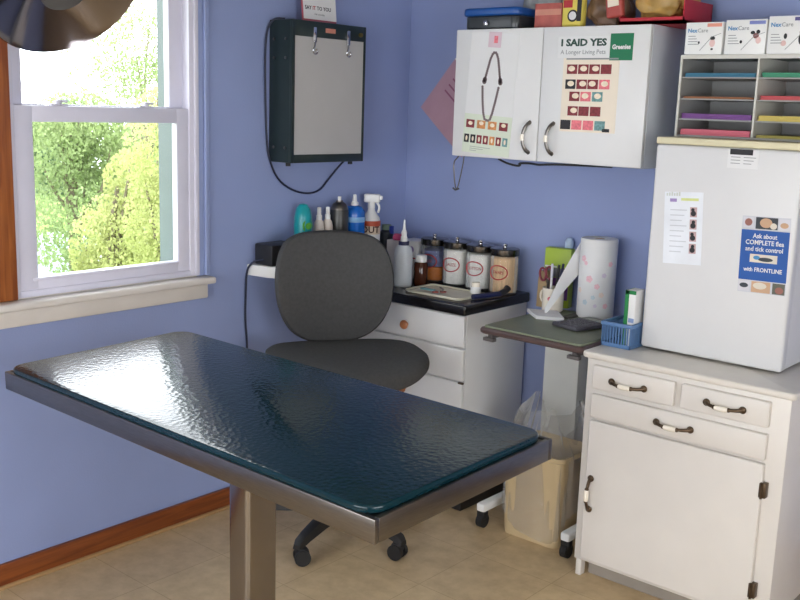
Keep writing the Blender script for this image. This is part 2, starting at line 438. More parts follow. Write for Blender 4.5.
# ---------------------------------------------------------------- exam lamp
LC = Vector((.577, -1.90, 1.737)); n_ = Vector((.71, .02, -.69)).normalized()
lp = thing('exam_lamp', 'polished steel dish exam lamp hanging in front of the window', 'lamp', LC)
Ml = n_.to_track_quat('Z', 'Y').to_matrix().to_4x4()
prof = []
rad, dep = .183, .088
for i in range(15):
    t = i/14; prof.append((.03+(rad-.03)*t, -dep*(1-t**1.35)))
outer = [(r+.004, z-.004) for r, z in prof[::-1]]
d = MB().lathe([(0.0, -dep)]+prof+[(rad+.003, .003), (rad+.006, 0)]+outer+[(0, -dep-.004)], n=64)
d.bm.transform(Matrix.Translation(LC) @ Ml)
ref = part('reflector', d, LAMPST, lp)
s = MB().lathe([(0, -dep-.06), (.045, -dep-.06), (.05, -dep-.05), (.05, -dep+.004), (0, -dep+.004)], n=32)
s.bm.transform(Matrix.Translation(LC) @ Ml); part('socket', s, CHROME, lp)
s = MB().lathe([(0, -.012), (.03, -.014), (.044, -.025), (.047, -.045), (.036, -.068), (.02, -.086), (0, -.086)], n=32)
s.bm.transform(Matrix.Translation(LC) @ Ml); part('bulb', s, mat('frosted_bulb', (190, 186, 180), .3), lp)
s = MB().lathe([(0, -.012), (.057, -.012), (.060, -.006), (.055, 0), (.03, .004), (0, .005)], n=40)
s.bm.transform(Matrix.Translation(LC) @ Ml); part('bulb_shield', s, mat('grey_shield', (120, 118, 116), .35, .6), lp)
bk = LC - n_*(dep+.06)
part('arm', MB().tube([bk+n_*.01, bk-n_*.06, bk+Vector((-.14, 0, .13)), (bk.x-.15, bk.y, 2.1), (bk.x-.15, bk.y, RZ-.02)], .012, 12, smooth=3), CHROME, lp)
part('ceiling_mount', MB().lathe([(0, -.03), (.05, -.028), (.065, -.01), (.065, 0), (0, 0)], (bk.x-.15, bk.y, RZ-.001)), WHITEP, lp)

# ---------------------------------------------------------------- office chair
fx, fy = .842, -.539
CR = math.atan2(fy, fx) - math.pi/2        # local +y = facing direction
ch = thing('office_chair', 'charcoal upholstered swivel office chair between exam table and drawer chest', 'chair', (.465, -.805, 0), (0, 0, CR))
def loop(fn, n=64): return [fn(2*PI*i/n) for i in range(n)]
def cushion(outline, prof, zfn, M=None):
    """stack of scaled outlines; prof = [(scale, z)], zfn bends the sheet"""
    mb = MB(); b = bmesh.new(); rings = []
    for s_, z in prof:
        rings.append([b.verts.new((x*s_, y*s_, z+zfn(x*s_, y*s_))) for x, y in outline])
    n = len(outline)
    for r0, r1 in zip(rings, rings[1:]):
        for i in range(n): b.faces.new((r0[i], r0[(i+1) % n], r1[(i+1) % n], r1[i]))
    for rg in (rings[0], rings[-1]):
        b.faces.new(rg)
    bmesh.ops.recalc_face_normals(b, faces=b.faces)
    return mb._merge(b, 0, M)
def se(t, ax, ay, p):
    c, s_ = math.cos(t), math.sin(t)
    return (ax*math.copysign(abs(c)**(2/p), c), ay*math.copysign(abs(s_)**(2/p), s_))
seat_out = loop(lambda t: se(t, .280, .25, 2.5))
cush = [(.05, .0), (.5, .0), (.88, .0), (.96, .004), (.995, .016), (1.0, .03), (.985, .046), (.94, .056), (.85, .062), (.6, .062), (.3, .060), (.05, .060)]
seatf = lambda x, y: -.9*max(0, y-.10)**2*4*.35 + .10*x*x*2 - .35*max(0, -y-.12)**2
part('seat', cushion(seat_out, cush, seatf, Matrix.Translation((-.004, .0, .596))), GREYFAB, ch, world=False)
part('seat_pan', MB().prism(rrect(-.17, .17, -.15, .15, .05),   .575, .596, bev=.006), BLKPL, ch, world=False)
# backrest outline from top clockwise
pts = [(0, .202), (.06, .200), (.12, .192), (.165, .170), (.193, .125), (.207, .06), (.208, 0), (.199, -.06), (.178, -.115), (.145, -.16), (.095, -.19), (.045, -.201), (0, -.203)]
pts = [(x_*1.05, z_*1.02) for x_, z_ in pts]
outl = pts + [(-x, y) for x, y in pts[-2:0:-1]]
def dense(o):
    v = [Vector((x, y)) for x, y in o]
    for _ in range(2):
        q = []
        for i in range(len(v)):
            a_, c_ = v[i], v[(i+1) % len(v)]; q += [a_*.75+c_*.25, a_*.25+c_*.75]
        v = q
    return [(p.x, p.y) for p in v]
bo = dense(outl)
bprof = [(.05, 0), (.6, 0), (.9, .0), (.97, .005), (1, .018), (.995, .036), (.96, .05), (.85, .057), (.5, .057), (.05, .057)]
bendb = lambda x, y: 1.1*x*x - .45*(y+.05)**2
# local x right, y up, z thickness -> chair frame: x, z, and +y facing
MBk = Matrix.Translation((-.004, -.27, .843)) @ Matrix(((1, 0, 0, 0), (0, -.10, 1, 0), (0, .995, .10, 0), (0, 0, 0, 1)))
part('backrest', cushion(bo, bprof, bendb, MBk), GREYFAB, ch, world=False)
part('back_bar', MB().tube([(0, -.05, .582), (0, -.20, .58), (0, -.275, .60), (0, -.285, .68), (0, -.275, .82)], .016, 10, smooth=2), BLKPL, ch, world=False)
part('gas_lift', MB().cyl((0, 0, .10), (0, 0, .33), .026).cyl((0, 0, .33), (0, 0, .58), .016), BLKPL, ch, world=False)
part('height_lever', MB().tube([(.05, 0, .57), (.16, .02, .565), (.22, .03, .56)], .006), BLKPL, ch, world=False)
part('hub', MB().lathe([(0, .075), (.05, .075), (.05, .13), (.035, .14), (0, .14)]), BLKPL, ch, world=False)
a0 = R(-75.5)-CR
for k in range(5):
    an = a0+k*2*PI/5; ux, uy = math.cos(an), math.sin(an); px, py = -uy, ux
    lg = MB(); 
    sec = [(.035, .105, .030, .026), (.15, .098, .024, .022), (.25, .084, .020, .017), (.290, .074, .018, .014), (.305, .064, .014, .008)]
    b = bmesh.new(); rings = []
    for r, z, hw, hh in sec:
        rings.append([b.verts.new((ux*r+px*q, uy*r+py*q, z+e)) for q, e in ((-hw, -hh), (hw, -hh), (hw*.8, hh*.7), (hw*.4, hh), (-hw*.4, hh), (-hw*.8, hh*.7))])
    for r0, r1 in zip(rings, rings[1:]):
        for i in range(6): b.faces.new((r0[i], r0[(i+1) % 6], r1[(i+1) % 6], r1[i]))
    b.faces.new(rings[0]); b.faces.new(rings[-1]); bmesh.ops.recalc_face_normals(b, faces=b.faces)
    lg._merge(b); L_ = part('leg', lg, BLKPL, ch, world=False)
    ca = MB(); c0 = Vector((ux*.292, uy*.292, 0)); da = an+.7+k*1.1; wx, wy = math.cos(da), math.sin(da)
    c1 = c0+Vector((-wy*.012, wx*.012, 0))
    for sg in (-1, 1):
        ca.cyl(c1+Vector((wx*.007*sg, wy*.007*sg, .027)), c1+Vector((wx*.024*sg, wy*.024*sg, .027)), .027, n=24)
    ca.cyl(c0+Vector((0, 0, .03)), c0+Vector((0, 0, .068)), .007)
    ca.lathe([(0, .058), (.016, .057), (.022, .048), (.022, .036), (0, .034)], tuple(c1))
    part('caster', ca, RUBBER, L_, world=False)

# ---------------------------------------------------------------- x-ray view box on the left wall
vb = thing('view_box', 'dark wall-mounted light box with a milky grey viewing screen', 'light box', (.06, -.565, 1.285))
vy0, vy1, vz0, vz1, vx = -.750, -.368, 1.286, 1.788, .12
h = MB().box(.001, vx-.012, vy0, vy1, vz0, vz1, .004)
h.box(vx-.013, vx, vy0, vy0+.016, vz0, vz1, .002).box(vx-.013, vx, vy1-.01, vy1, vz0, vz1, .002).box(vx-.013, vx, vy0+.015, vy1-.009, vz0, vz0+.030, .002).box(vx-.013, vx, vy0+.015, vy1-.009, vz1-.055, vz1, .002)
part('housing', h, DKGREEN, vb)
part('screen', MB().box(vx-.012, vx-.004, vy0+.015, vy1-.009, vz0+.029, vz1-.054), SCREEN, vb)
for yy in (-.642, -.468):
    k = MB().box(vx, vx+.006, yy-.008, yy+.008, 1.715, 1.768, .002)
    k.tube([(vx+.005, yy-.002, 1.72), (vx+.012, yy-.008, 1.702), (vx+.012, yy-.016, 1.69), (vx+.010, yy-.012, 1.676), (vx+.008, yy+.002, 1.672), (vx+.008, yy+.010, 1.682), (vx+.008, yy+.004, 1.692)], .0028, 6, smooth=2)
    part('film_clip', k, CHROME, vb)
part('nameplate', MB().box(vx-.0005, vx+.0015, -.585, -.535, 1.752, 1.768), mat('salmon_plate', (196, 130, 110), .5), vb)
part('knob', MB().cyl((vx-.001, -.402, 1.757), (vx+.008, -.402, 1.757), .008), mat('dull_brass', (140, 120, 70), .4, .8), vb)
for yy, zz in ((-.757, 1.655), (-.757, 1.34), (-.757, 1.72)):
    for xx in (.035, .095):
        part('screw', MB().cyl((xx, yy+.001, zz), (xx, yy-.003, zz), .005, n=10), STEEL, vb)
for yy in (-.735, -.41):
    part('bumper', MB().cyl((.09, yy, vz0-.012), (.09, yy, vz0+.001), .009), RUBBER, vb)
cord = [(.05, -.400, 1.285), (.03, -.41, 1.262), (.012, -.455, 1.205), (.010, -.49, 1.170), (.010, -.55, 1.158), (.010, -.63, 1.172), (.010, -.71, 1.215), (.010, -.752, 1.285), (.010, -.768, 1.36), (.010, -.774, 1.5),
        (.010, -.778, 1.65), (.012, -.775, 1.73), (.016, -.762, 1.775), (.03, -.745, 1.793), (.05, -.72, 1.792)]
part('power_cord', MB().tube(cord, .0038, 8, smooth=2), mat('navy_cord', (26, 32, 58), .5), vb)
# card on the view box
cd = thing('counter_card', 'white message card with a red border standing on the light box', 'sign', (.075, -.572, 1.787), (R(-6), 0, R(90)))
part('card', MB().box(-.087, .087, -.001, .001, 0, .115), mat('red_border_card', (178, 90, 104), .6), cd, world=False)
part('face', MB().box(-.080, .087, -.0022, -.001, .012, .110), PAPER, cd, world=False)
lettering('SAY', .019, -.072, .046, INK, cd, 'LEFT', .0004, y=-.0025)
lettering('IT', .019, -.034, .046, REDINK, cd, 'LEFT', .0004, y=-.0025)
lettering('TO YOU', .019, -.012, .046, INK, cd, 'LEFT', .0004, y=-.0025)
lettering('Ask us today', .010, 0, .028, GREYINK, cd, y=-.0025)
part('foot', MB().box(-.05, .05, -.001, .03, 0, .002), PAPER, cd, world=False)

# ---------------------------------------------------------------- wall shelf and things on it
SZ = .916
poly = [(.001, -.125), (.13, -.125), (.13, -.80), (.122, -.822), (.10, -.836), (.001, -.85)]
sh = thing('wall_shelf', 'narrow white wall shelf on the left wall behind the chair', 'shelf', (.06, -.53, SZ-.045))
part('board', MB().prism(poly, SZ-.042, SZ, bev=.004), WHITEPL, sh)
def at(x, y, z): return (x, y, z)
# power box
pb = thing('power_supply', 'black power supply box on the left end of the wall shelf', 'power supply', (.065, -.79, SZ+.001))
part('case', MB().box(.02, .115, -.832, -.70, SZ+.001, SZ+.077, .006), BLKPL, pb)
part('seam', MB().box(.114, .1165, -.770, -.762, SZ+.006, SZ+.072), mat('seam_grey', (110, 116, 130), .4), pb)
part('power_cord', MB().tube([(.07, -.825, SZ+.02), (.06, -.845, SZ+.02), (.04, -.860, SZ+.012), (.018, -.868, SZ-.02), (.012, -.866, SZ-.10), (.010, -.868, SZ-.2), (.012, -.858, SZ-.3), (.010, -.862, SZ-.45), (.010, -.85, SZ-.6)], .004, 8, smooth=2), mat('navy_cord', (26, 32, 58), .5), pb)
# teal can
x, y = .075, -.642
t = thing('spray_can', 'teal oval bottle with a green emblem, leftmost on the wall shelf', 'bottle', (x, y, SZ+.001))
part('body', MB().lathe([(0, 0), (.030, 0), (.033, .004), (.034, .13), (.033, .165), (.027, .195), (.015, .212), (0, .216)], (x, y, SZ+.001)), TEAL, t)
part('emblem', MB().lathe([(.016, 0), (.0245, .0), (.0245, .003), (.016, .003)], (x+.026, y-.003, SZ+.135), M=Matrix.Rotation(R(90), 4, 'Y') @ Matrix.Rotation(R(0), 4, 'X')).cyl((x+.026, y-.003, SZ+.135), (x+.0345, y-.003, SZ+.135), .013, n=20), mat('emblem_green', (92, 170, 60), .4), t)
# two little white sprays
for i, (y, lab) in enumerate(((-.553, 'small white pump bottle next to the teal bottle on the shelf'), (-.512, 'small white pump bottle next to the grey aerosol can'))):
    if i == 0:
        wsp = thing('pump_bottle', lab, 'bottle', (.07, y, SZ+.001), group='white pump bottles on the wall shelf')
        part('body', MB().lathe([(0, 0), (.019, 0), (.021, .004), (.021, .12), (.017, .14), (.010, .15), (0, .15)], (.07, y, SZ+.001)), mat('cream_bottle', (226, 214, 204), .4), wsp)
        part('pump', MB().lathe([(0, .148), (.011, .148), (.011, .165), (.008, .168), (.008, .195), (0, .197)], (.07, y, SZ+.001)), WHITEPL, wsp)
    else: dup(wsp, (.075, y, SZ+.001), label=lab)
# grey aerosol
x, y = .075, -.448
t = thing('aerosol_can', 'dark grey aerosol can with a domed metal top on the shelf', 'can', (x, y, SZ+.001))
part('body', MB().lathe([(0, 0), (.035, 0), (.036, .003), (.036, .175), (.034, .182), (0, .182)], (x, y, SZ+.001)), DKGREY, t)
part('dome', MB().lathe([(.034, .18), (.033, .19), (.025, .205), (.014, .212), (.014, .217), (0, .217)], (x, y, SZ+.001)), STEEL, t)
part('nozzle', MB().cyl((x, y, SZ+.215), (x, y, SZ+.233), .007), WHITEPL, t)
# blue bottle
x, y = .075, -.362
t = thing('liquid_bottle', 'bright blue bottle with a white spout on the wall shelf', 'bottle', (x, y, SZ+.001))
part('body', MB().lathe([(0, 0), (.040, 0), (.042, .005), (.042, .155), (.041, .172), (.030, .188), (.015, .194), (0, .194)], (x, y, SZ+.001)), BLUEPL, t)
part('spout', MB().lathe([(.015, .192), (.015, .205), (.009, .21), (.007, .235), (0, .238)], (x, y, SZ+.001)), WHITEPL, t)
part('wrap', MB().lathe([(.0422, .13), (.0430, .13), (.0430, .15), (.0422, .15)], (x, y, SZ+.001), closed=True), mat('pale_blue_wrap', (130, 180, 226), .4), t)
# trigger sprayer
x, y = .075, -.264
t = thing('trigger_sprayer', 'white trigger spray bottle with a red label on the wall shelf', 'bottle', (x, y, SZ+.001))
part('bottle', MB().lathe([(0, 0), (.036, 0), (.038, .004), (.038, .12), (.034, .14), (.016, .165), (.013, .18), (0, .18)], (x, y, SZ+.001)), WHITEPL, t)
lb = part('wrap', MB().lathe([(.0382, .075), (.0388, .075), (.0388, .128), (.0382, .128)], (x, y, SZ+.001), closed=True), mat('tan_label', (220, 200, 176), .5), t)
part('band', MB().lathe([(.0389, .108), (.0394, .108), (.0389, .128), (.0380, .128)], (x, y, SZ+.001), closed=True), mat('rust_label', (186, 76, 44), .5), lb)
hd = MB().box(-.014, .014, -.030, .035, 0, .034, .006).box(-.006, .006, .028, .045, .012, .028, .003).tube([(0, .022, .002), (0, .034, -.016), (0, .028, -.04)], .005, 8, smooth=1).cyl((0, 0, -.022), (0, 0, .004), .015)
hd.bm.transform(Matrix.Translation((x, y, SZ+.201)) @ Matrix.Rotation(R(-55), 4, 'Z'))
part('trigger_head', hd, WHITEPL, t)
tx = lettering('OUT', .036, 0, 0, mat('label_dark', (70, 24, 24), .5), t, 'CENTER', .001)
for v in tx.data.vertices:      # wrap the word round the bottle, facing the room
    an = R(-50)+v.co.x/.039; v.co = (.0405*math.cos(an), .0405*math.sin(an), .082+v.co.z)

# ---------------------------------------------------------------- drawer chest in the corner
CT = .803
dc = thing('drawer_chest', 'white drawer chest with a black top in the room corner', 'chest of drawers', (.365, -.18, 0))
cx0, cx1, cyf = .110, .658, -.388
part('body', MB().box(cx0, cx1, cyf+.018, WB-.018, .05, .764, .002), WHITEP, dc)
part('plinth', MB().box(cx0+.01, cx1-.002, cyf+.03, -.02, .001, .05), BLKPL, dc)
part('worktop', MB().prism(rrect(cx0-.01, .673, -.407, WB-.017, .012), .765, CT, bev=.006), BLKGLOSS, dc)
zs = [.762, .636, .512, .386, .225, .055]
for zt, zb in zip(zs, zs[1:]):
    dr = part('drawer', MB().box(cx0+.003, cx1-.001, cyf, cyf+.0175, zb+.003, zt-.003, .006, seg=3), WHITEP, dc)
    zc = (zt+zb)/2-.012
    part('knob', MB().lathe([(0, .028), (.012, .027), (.0175, .020), (.0175, .014), (.010, .008), (.008, 0), (0, 0)], (.385, cyf, zc), M=Matrix.Rotation(R(90), 4, 'X'), n=24), KNOBW, dr)
part('latch', MB().box(.642, .664, cyf-.004, cyf+.006, .505, .512, .001), BRASS, dc)

# things on the chest, at the back row: four glass dressing jars
def make_jar(x, y, label, fillm, h=.9):
    t = thing('dressing_jar', label, 'jar', (x, y, CT+.001), group='glass dressing jars on the drawer chest')
    part('glass', MB().lathe([(0, 0), (.052, 0), (.056, .004), (.056, .135), (.054, .142), (.054, .148), (.052, .148), (.0525, .14), (.054, .134), (.054, .006), (0, .005)], (x, y, CT+.001), n=40), JARGL, t)
    part('contents', MB().lathe([(0, .006), (.050, .006), (.0525, .01), (.0525, .13*h), (.046, .136*h), (0, .137*h)], (x, y, CT+.001), n=32), fillm, t)
    ld = part('lid', MB().lathe([(0, .147), (.056, .147), (.057, .150), (.057, .170), (.054, .173), (.02, .176), (0, .177)], (x, y, CT+.001), n=40), LIDST, t)
    part('knob', MB().lathe([(0, .176), (.006, .176), (.006, .180), (.010, .185), (.009, .190), (0, .192)], (x, y, CT+.001)), CHROME, ld)
    return t
def ringmark(t, x, y, word, ang):
    """a red oval with a word printed on the side of a jar"""
    m = MB()
    def P(u, v): a_ = ang+u/.0568; return (x+.0568*math.cos(a_), y+.0568*math.sin(a_), CT+.085+v)
    m.tube([P(.038*math.cos(q), .027*math.sin(q)) for q in [2*PI*i/40 for i in range(41)]], .0023, 6)
    part('printed_oval', m, REDINK, t)
    tx = lettering(word, .017, 0, 0, REDINK, t, 'CENTER', .0002, sx=.85)
    for v in tx.data.vertices:
        a_ = ang+v.co.x/.0568; v.co = (.0570*math.cos(a_), .0550*math.sin(a_), .079+v.co.z)
blurb = mat('blue_gauze', (96, 104, 150), .8, var=.4, scale=50)
jars = [(.252, -.068, 'amber-stained glass dressing jar, leftmost of the row, behind the brown bottle', AMBER, 'PADS', .45),
        (.369, -.070, 'glass dressing jar full of white cotton, beside the leftmost jar', COTTON, 'GAUZE', 1.04),
        (.486, -.072, 'glass dressing jar of loose cotton balls behind the small white jar', COTTON, 'COTTON', 1.02),
        (.603, -.074, 'glass dressing jar packed with tan applicator sticks', STICKS, 'SWABS', 1.05)]
for i, (x, y, lab, fm, word, hh) in enumerate(jars):
    t = make_jar(x, y, lab, fm, hh)
    if i == 0:
        part('gauze', MB().lathe([(0, .062), (.051, .062), (.052, .125), (.03, .132), (0, .133)], (x, y, CT+.001)), blurb, t)
    ringmark(t, x, y, word, R(-80))
# tall squeeze bottle
x, y = .262, -.275
t = thing('squeeze_bottle', 'tall milky squeeze bottle with a white pointed nozzle on black worktop', 'bottle', (x, y, CT+.001))
part('body', MB().lathe([(0, 0), (.034, 0), (.037, .005), (.037, .13), (.030, .155), (.020, .164), (0, .164)], (x, y, CT+.001)), MILKY, t)
part('collar', MB().lathe([(.0, .160), (.021, .160), (.021, .178), (0, .178)], (x, y, CT+.001)), NAVY, t)
part('nozzle', MB().lathe([(0, .178), (.014, .178), (.013, .195), (.010, .20), (.012, .212), (.006, .225), (.003, .262), (0, .262)], (x, y, CT+.001)), WHITEPL, t)
# brown bottle
x, y = .295, -.205
t = thing('medicine_bottle', 'brown glass bottle with a white cap beside the squeeze bottle', 'bottle', (x, y, CT+.001))
part('glass', MB().lathe([(0, 0), (.026, 0), (.028, .004), (.028, .085), (.022, .095), (0, .096)], (x, y, CT+.001)), BROWNGL, t)
part('cap', MB().lathe([(0, .094), (.023, .094), (.023, .118), (.021, .121), (0, .121)], (x, y, CT+.001)), WHITEPL, t)
# tissue/carton
t = thing('carton', 'white carton with a grey printed spot behind the squeeze bottle', 'box', (.146, -.066, CT+.001))
part('box', MB().box(.100, .192, -.112, -.02, CT+.001, CT+.155, .002), PAPER, t)
pr = MB().cyl((.165, -.112, CT+.120), (.165, -.1132, CT+.120), .014, mi=0).box(.145, .19, -.1128, -.112, CT+.083, CT+.088, mi=1)
part('print', pr, [LILAC, REDINK], t)
t = thing('glove_box', 'pale slim box with a pink top leaning behind the squeeze bottle', 'box', (.175, -.23, CT+.001))
part('box', MB().box(.155, .215, -.255, -.205, CT+.001, CT+.172, .002), mat('pale_carton', (206, 204, 206), .5), t)
part('pink_top', MB().lathe([(0, 0), (.018, 0), (.02, .01), (.014, .024), (0, .026)], (.19, -.23, CT+.173)), mat('pink_cap', (206, 74, 128), .4), t)
t = thing('dark_bottle', 'short dark bottle with a greenish cap at the right end of the wall shelf', 'bottle', (.085, -.178, SZ+.001))
part('body', MB().lathe([(0, 0), (.026, 0), (.028, .004), (.028, .075), (.02, .085), (0, .086)], (.085, -.178, SZ+.001)), TUB, t)
part('cap', MB().lathe([(0, .085), (.02, .085), (.019, .106), (0, .108)], (.085, -.178, SZ+.001)), mat('grey_green_cap', (106, 128, 112), .5), t)
part('blue_tab', MB().box(.105, .118, -.186, -.170, SZ+.072, SZ+.104, .002), mat('cobalt', (40, 60, 150), .4), t)
# tray with implements
t = thing('instrument_tray', 'shallow pale enamel tray on the black worktop', 'tray', (.47, -.265, CT+.001))
tr = MB().prism(rrect(.345, .600, -.355, -.185, .02), CT+.001, CT+.004)
tr.tube([(q[0], q[1], CT+.008) for q in rrect(.342, .603, -.358, -.182, .02)]+[(.603, -.202, CT+.008)], .004, 6)
part('dish', tr, STEELTRAY, t)
t = thing('hemostat', 'small steel scissor clamp with red-brown grips lying in the tray', 'clamp', (.47, -.28, CT+.010))
for sg in (-1, 1):
    g = MB().lathe([(.010, 0), (.013, .0), (.013, .004), (.010, .004)], (.475+.008*sg, -.31+.014*sg, CT+.010), n=20, closed=True)
    part('grip', g, mat('rust_grip', (150, 74, 60), .4), t)
part('blades', MB().tube([(.48, -.298, CT+.013), (.455, -.26, CT+.013), (.42, -.235, CT+.012)], .0035, 6), STEEL, t)
solo('syringe_wrapper', MB().box(.385, .445, -.315, -.295, CT+.010, CT+.016, .002), mat('teal_wrapper', (130, 176, 180), .4), 'small teal wrapped strip lying in the instrument tray', 'wrapper', (.415, -.305, CT+.010))
t = thing('ointment_jar', 'small white lidded pot at the front of the jars', 'jar', (.575, -.215, CT+.010))
part('pot', MB().lathe([(0, 0), (.018, 0), (.020, .003), (.020, .026), (0, .026)], (.575, -.215, CT+.010)), WHITEPL, t)
part('lid', MB().lathe([(0, .026), (.0165, .026), (.016, .042), (0, .044)], (.575, -.215, CT+.010)), PORC, t)
t = thing('otoscope_handle', 'dark slim handled instrument lying on the right end of the worktop', 'instrument', (.625, -.17, CT+.001))
part('handle', MB().tube([(.618, -.29, CT+.012), (.640, -.21, CT+.012), (.650, -.160, CT+.012)], .010, 10), NAVY, t)
part('head', MB().tube([(.650, -.162, CT+.013), (.656, -.135, CT+.02), (.655, -.118, CT+.03)], [.010, .012, .014], 10), BLKPL, t)

# ---------------------------------------------------------------- wall cabinet
wx0, wx1, wyf, wz0, wz1 = .468, 1.241, -.26, 1.325, 1.78
wc = thing('wall_cabinet', 'white two-door wall cabinet hung on the blue back wall', 'cabinet', (.855, -.13, wz0))
part('body', MB().box(wx0, wx1, wyf+.019, WB-.001, wz0, wz1, .002), mat('melamine_grey', (196, 200, 206), .4, var=.02), wc)
xm = .841
for xa, xb, hx in ((wx0+.001, xm-.0015, .802), (xm+.0015, wx1-.001, .898)):
    d_ = part('door', MB().box(xa, xb, wyf, wyf+.0185, wz0+.002, wz1-.001, .003), WHITEP, wc)
    hd = MB().tube([(hx+.004, wyf+.002, 1.459), (hx+.001, wyf-.014, 1.452), (hx-.006, wyf-.024, 1.43), (hx-.008, wyf-.026, 1.407), (hx-.006, wyf-.024, 1.384), (hx+.001, wyf-.014, 1.362), (hx+.004, wyf+.002, 1.355)], [.008, .0065, .006, .005, .006, .0065, .008], 10, smooth=2)
    hl = part('handle', hd, STEEL, d_)
    part('inlay', MB().tube([(hx-.0075, wyf-.0262, 1.418), (hx-.0085, wyf-.0272, 1.407), (hx-.0075, wyf-.0262, 1.396)], .0066, 10), PORC, d_)
# dental chart poster (left door)
yp = wyf-.0004
dp = thing('dental_chart', 'long white dental chart with tooth arches taped to the left cabinet door', 'poster', (.632, yp, 1.55), (0, R(3.2), 0))
part('sheet', MB().box(-.105, .105, -.0006, .0006, -.212, .215), PAPER, dp, world=False)
part('lower_panel', MB().box(-.105, .105, -.0012, -.0006, -.212, -.072), GREENP, dp, world=False)
tt = MB(); t2_ = MB()
def along(poly, n):
    v = [Vector(p) for p in poly]; L_ = [0]
    for a_, c_ in zip(v, v[1:]): L_.append(L_[-1]+(c_-a_).length)
    for k in range(n):
        d_ = L_[-1]*k/(n-1); i_ = max(q for q in range(len(L_)-1) if L_[q] <= d_+1e-9)
        yield k, v[i_].lerp(v[i_+1], (d_-L_[i_])/(L_[i_+1]-L_[i_]))
for k, p in along([(-.027, .045), (-.020, .085), (-.013, .125), (-.006, .145), (0, .149), (.006, .145), (.013, .125), (.020, .085), (.027, .045)], 30):
    tt.cyl((p.x*1.3+.004, -.0006, p.y), (p.x*1.3+.004, -.0014, p.y), .0095 if k in (0, 1, 28, 29) else .0052, n=10)
for k, p in along([(-.026, .026), (-.022, -.02), (-.016, -.065), (-.010, -.086), (0, -.093), (.008, -.086), (.013, -.065), (.020, -.02), (.026, .026)], 34):
    t2_.cyl((p.x*1.35-.002, -.0006, p.y), (p.x*1.35-.002, -.0014, p.y), .0052, n=10)
part('tooth_arch', tt, mat('tooth_grey', (120, 104, 106), .6), dp, world=False)
part('tooth_arch', t2_, mat('tooth_grey', (120, 104, 106), .6), dp, world=False)
pk = MB().box(-.028, .026, -.0014, -.0006, .165, .218, mi=0).box(-.004, .012, -.0018, -.0013, .18, .205, mi=1)
part('corner_print', pk, [mat('faint_pink', (214, 190, 200), .6), PINKINK], dp, world=False)
ph = MB()
for i in range(4):
    ph = MB(); x_ = -.095+i*.049; ph.box(x_, x_+.037, -.0018, -.0012, -.122, -.093, mi=(0, 2, 2, 0)[i]); ph.ball((x_+.019, -.0018, -.106+.003*(i % 2)), (.010, .0007, .007), 1); part('photo', ph, [MAROON, TOOTH, ORNGINK, INK, TEALINK], dp, world=False)
for i in range(7):
    ph = MB(); x_ = -.099+i*.0285; ph.box(x_, x_+.022, -.0018, -.0012, -.176, -.146, mi=(3, 3, 0, 0, 2, 0, 4)[i]); ph.ball((x_+.011, -.0018, -.161), (.0045, .0007, .009), 1); part('photo', ph, [MAROON, TOOTH, ORNGINK, INK, TEALINK], dp, world=False)
ln = MB()
for k in range(3): ln.box(-.07, .02-.03*k, -.0018, -.0012, -.19-.007*k, -.1885-.007*k)
part('text_lines', ln, GREYINK, dp, world=False)
# I SAID YES banner
bn = thing('magnet_banner', 'I SAID YES banner with a green end on the right cabinet door', 'sign', (1.043, yp, 1.71))
part('sheet', MB().box(-.14, .055, -.0006, .0006, -.034, .036), PAPER, bn, world=False)
gp = part('green_panel', MB().box(.057, .139, -.001, .0006, -.042, .043), GREENINK, bn, world=False)
lettering('I SAID YES', .031, -.043, .006, mat('forest_ink', (40, 70, 62), .6), bn, bold=.0013, sx=1.24)
lettering('A Longer Living Pets', .0205, -.043, -.021, GREYINK, bn, sx=1.0)
lettering('Greenies', .020, .098, -.006, PAPER, bn, bold=.0008, y=-.0016, sx=.9)
# dental stages poster
ds = thing('dental_poster', 'cream poster with rows of small mouth photos on right door', 'poster', (1.034, yp, 1.555))
part('sheet', MB().box(-.106, .104, -.0006, .0006, -.121, .121), CREAMP, ds, world=False)
part('head_bar', MB().box(-.095, .10, -.0012, -.0006, .116, .121), GREYINK, ds, world=False)
ph = MB()
rows = [(.085, [-.072, -.029, .013, .056]), (.036, [-.075, -.032, .010, .053]), (-.004, [-.057, -.014, .030]), (-.052, [-.060, -.018, .026]), (-.098, [-.085, -.042, .002, .046])]
cyc = [0, 0, 0, 0, 3, 0, 0, 2, 0, 2, 4, 0, 0, 0, 3, 2, 2, 4]; it = 0
for z_, xs in rows:
    for x_ in xs:
        ci = cyc[it % len(cyc)]; ph = MB()
        ph.box(x_-.0185, x_+.0205, -.0012, -.0006, z_-.0155, z_+.0155, mi=ci); 
        if it not in (3, 12, 13, 14, 17): ph.ball((x_+.002+.003*((it*7) % 3-1), -.0012, z_+.002), (.013, .0007, .009), 1 if it < 12 else 2)
        it += 1
        part('photo', ph, [MAROON, TOOTH, PINKINK, INK, TEALINK], ds, world=False)
part('logo', MB().box(.057, .084, -.0012, -.0006, -.118, -.107), INK, ds, world=False)
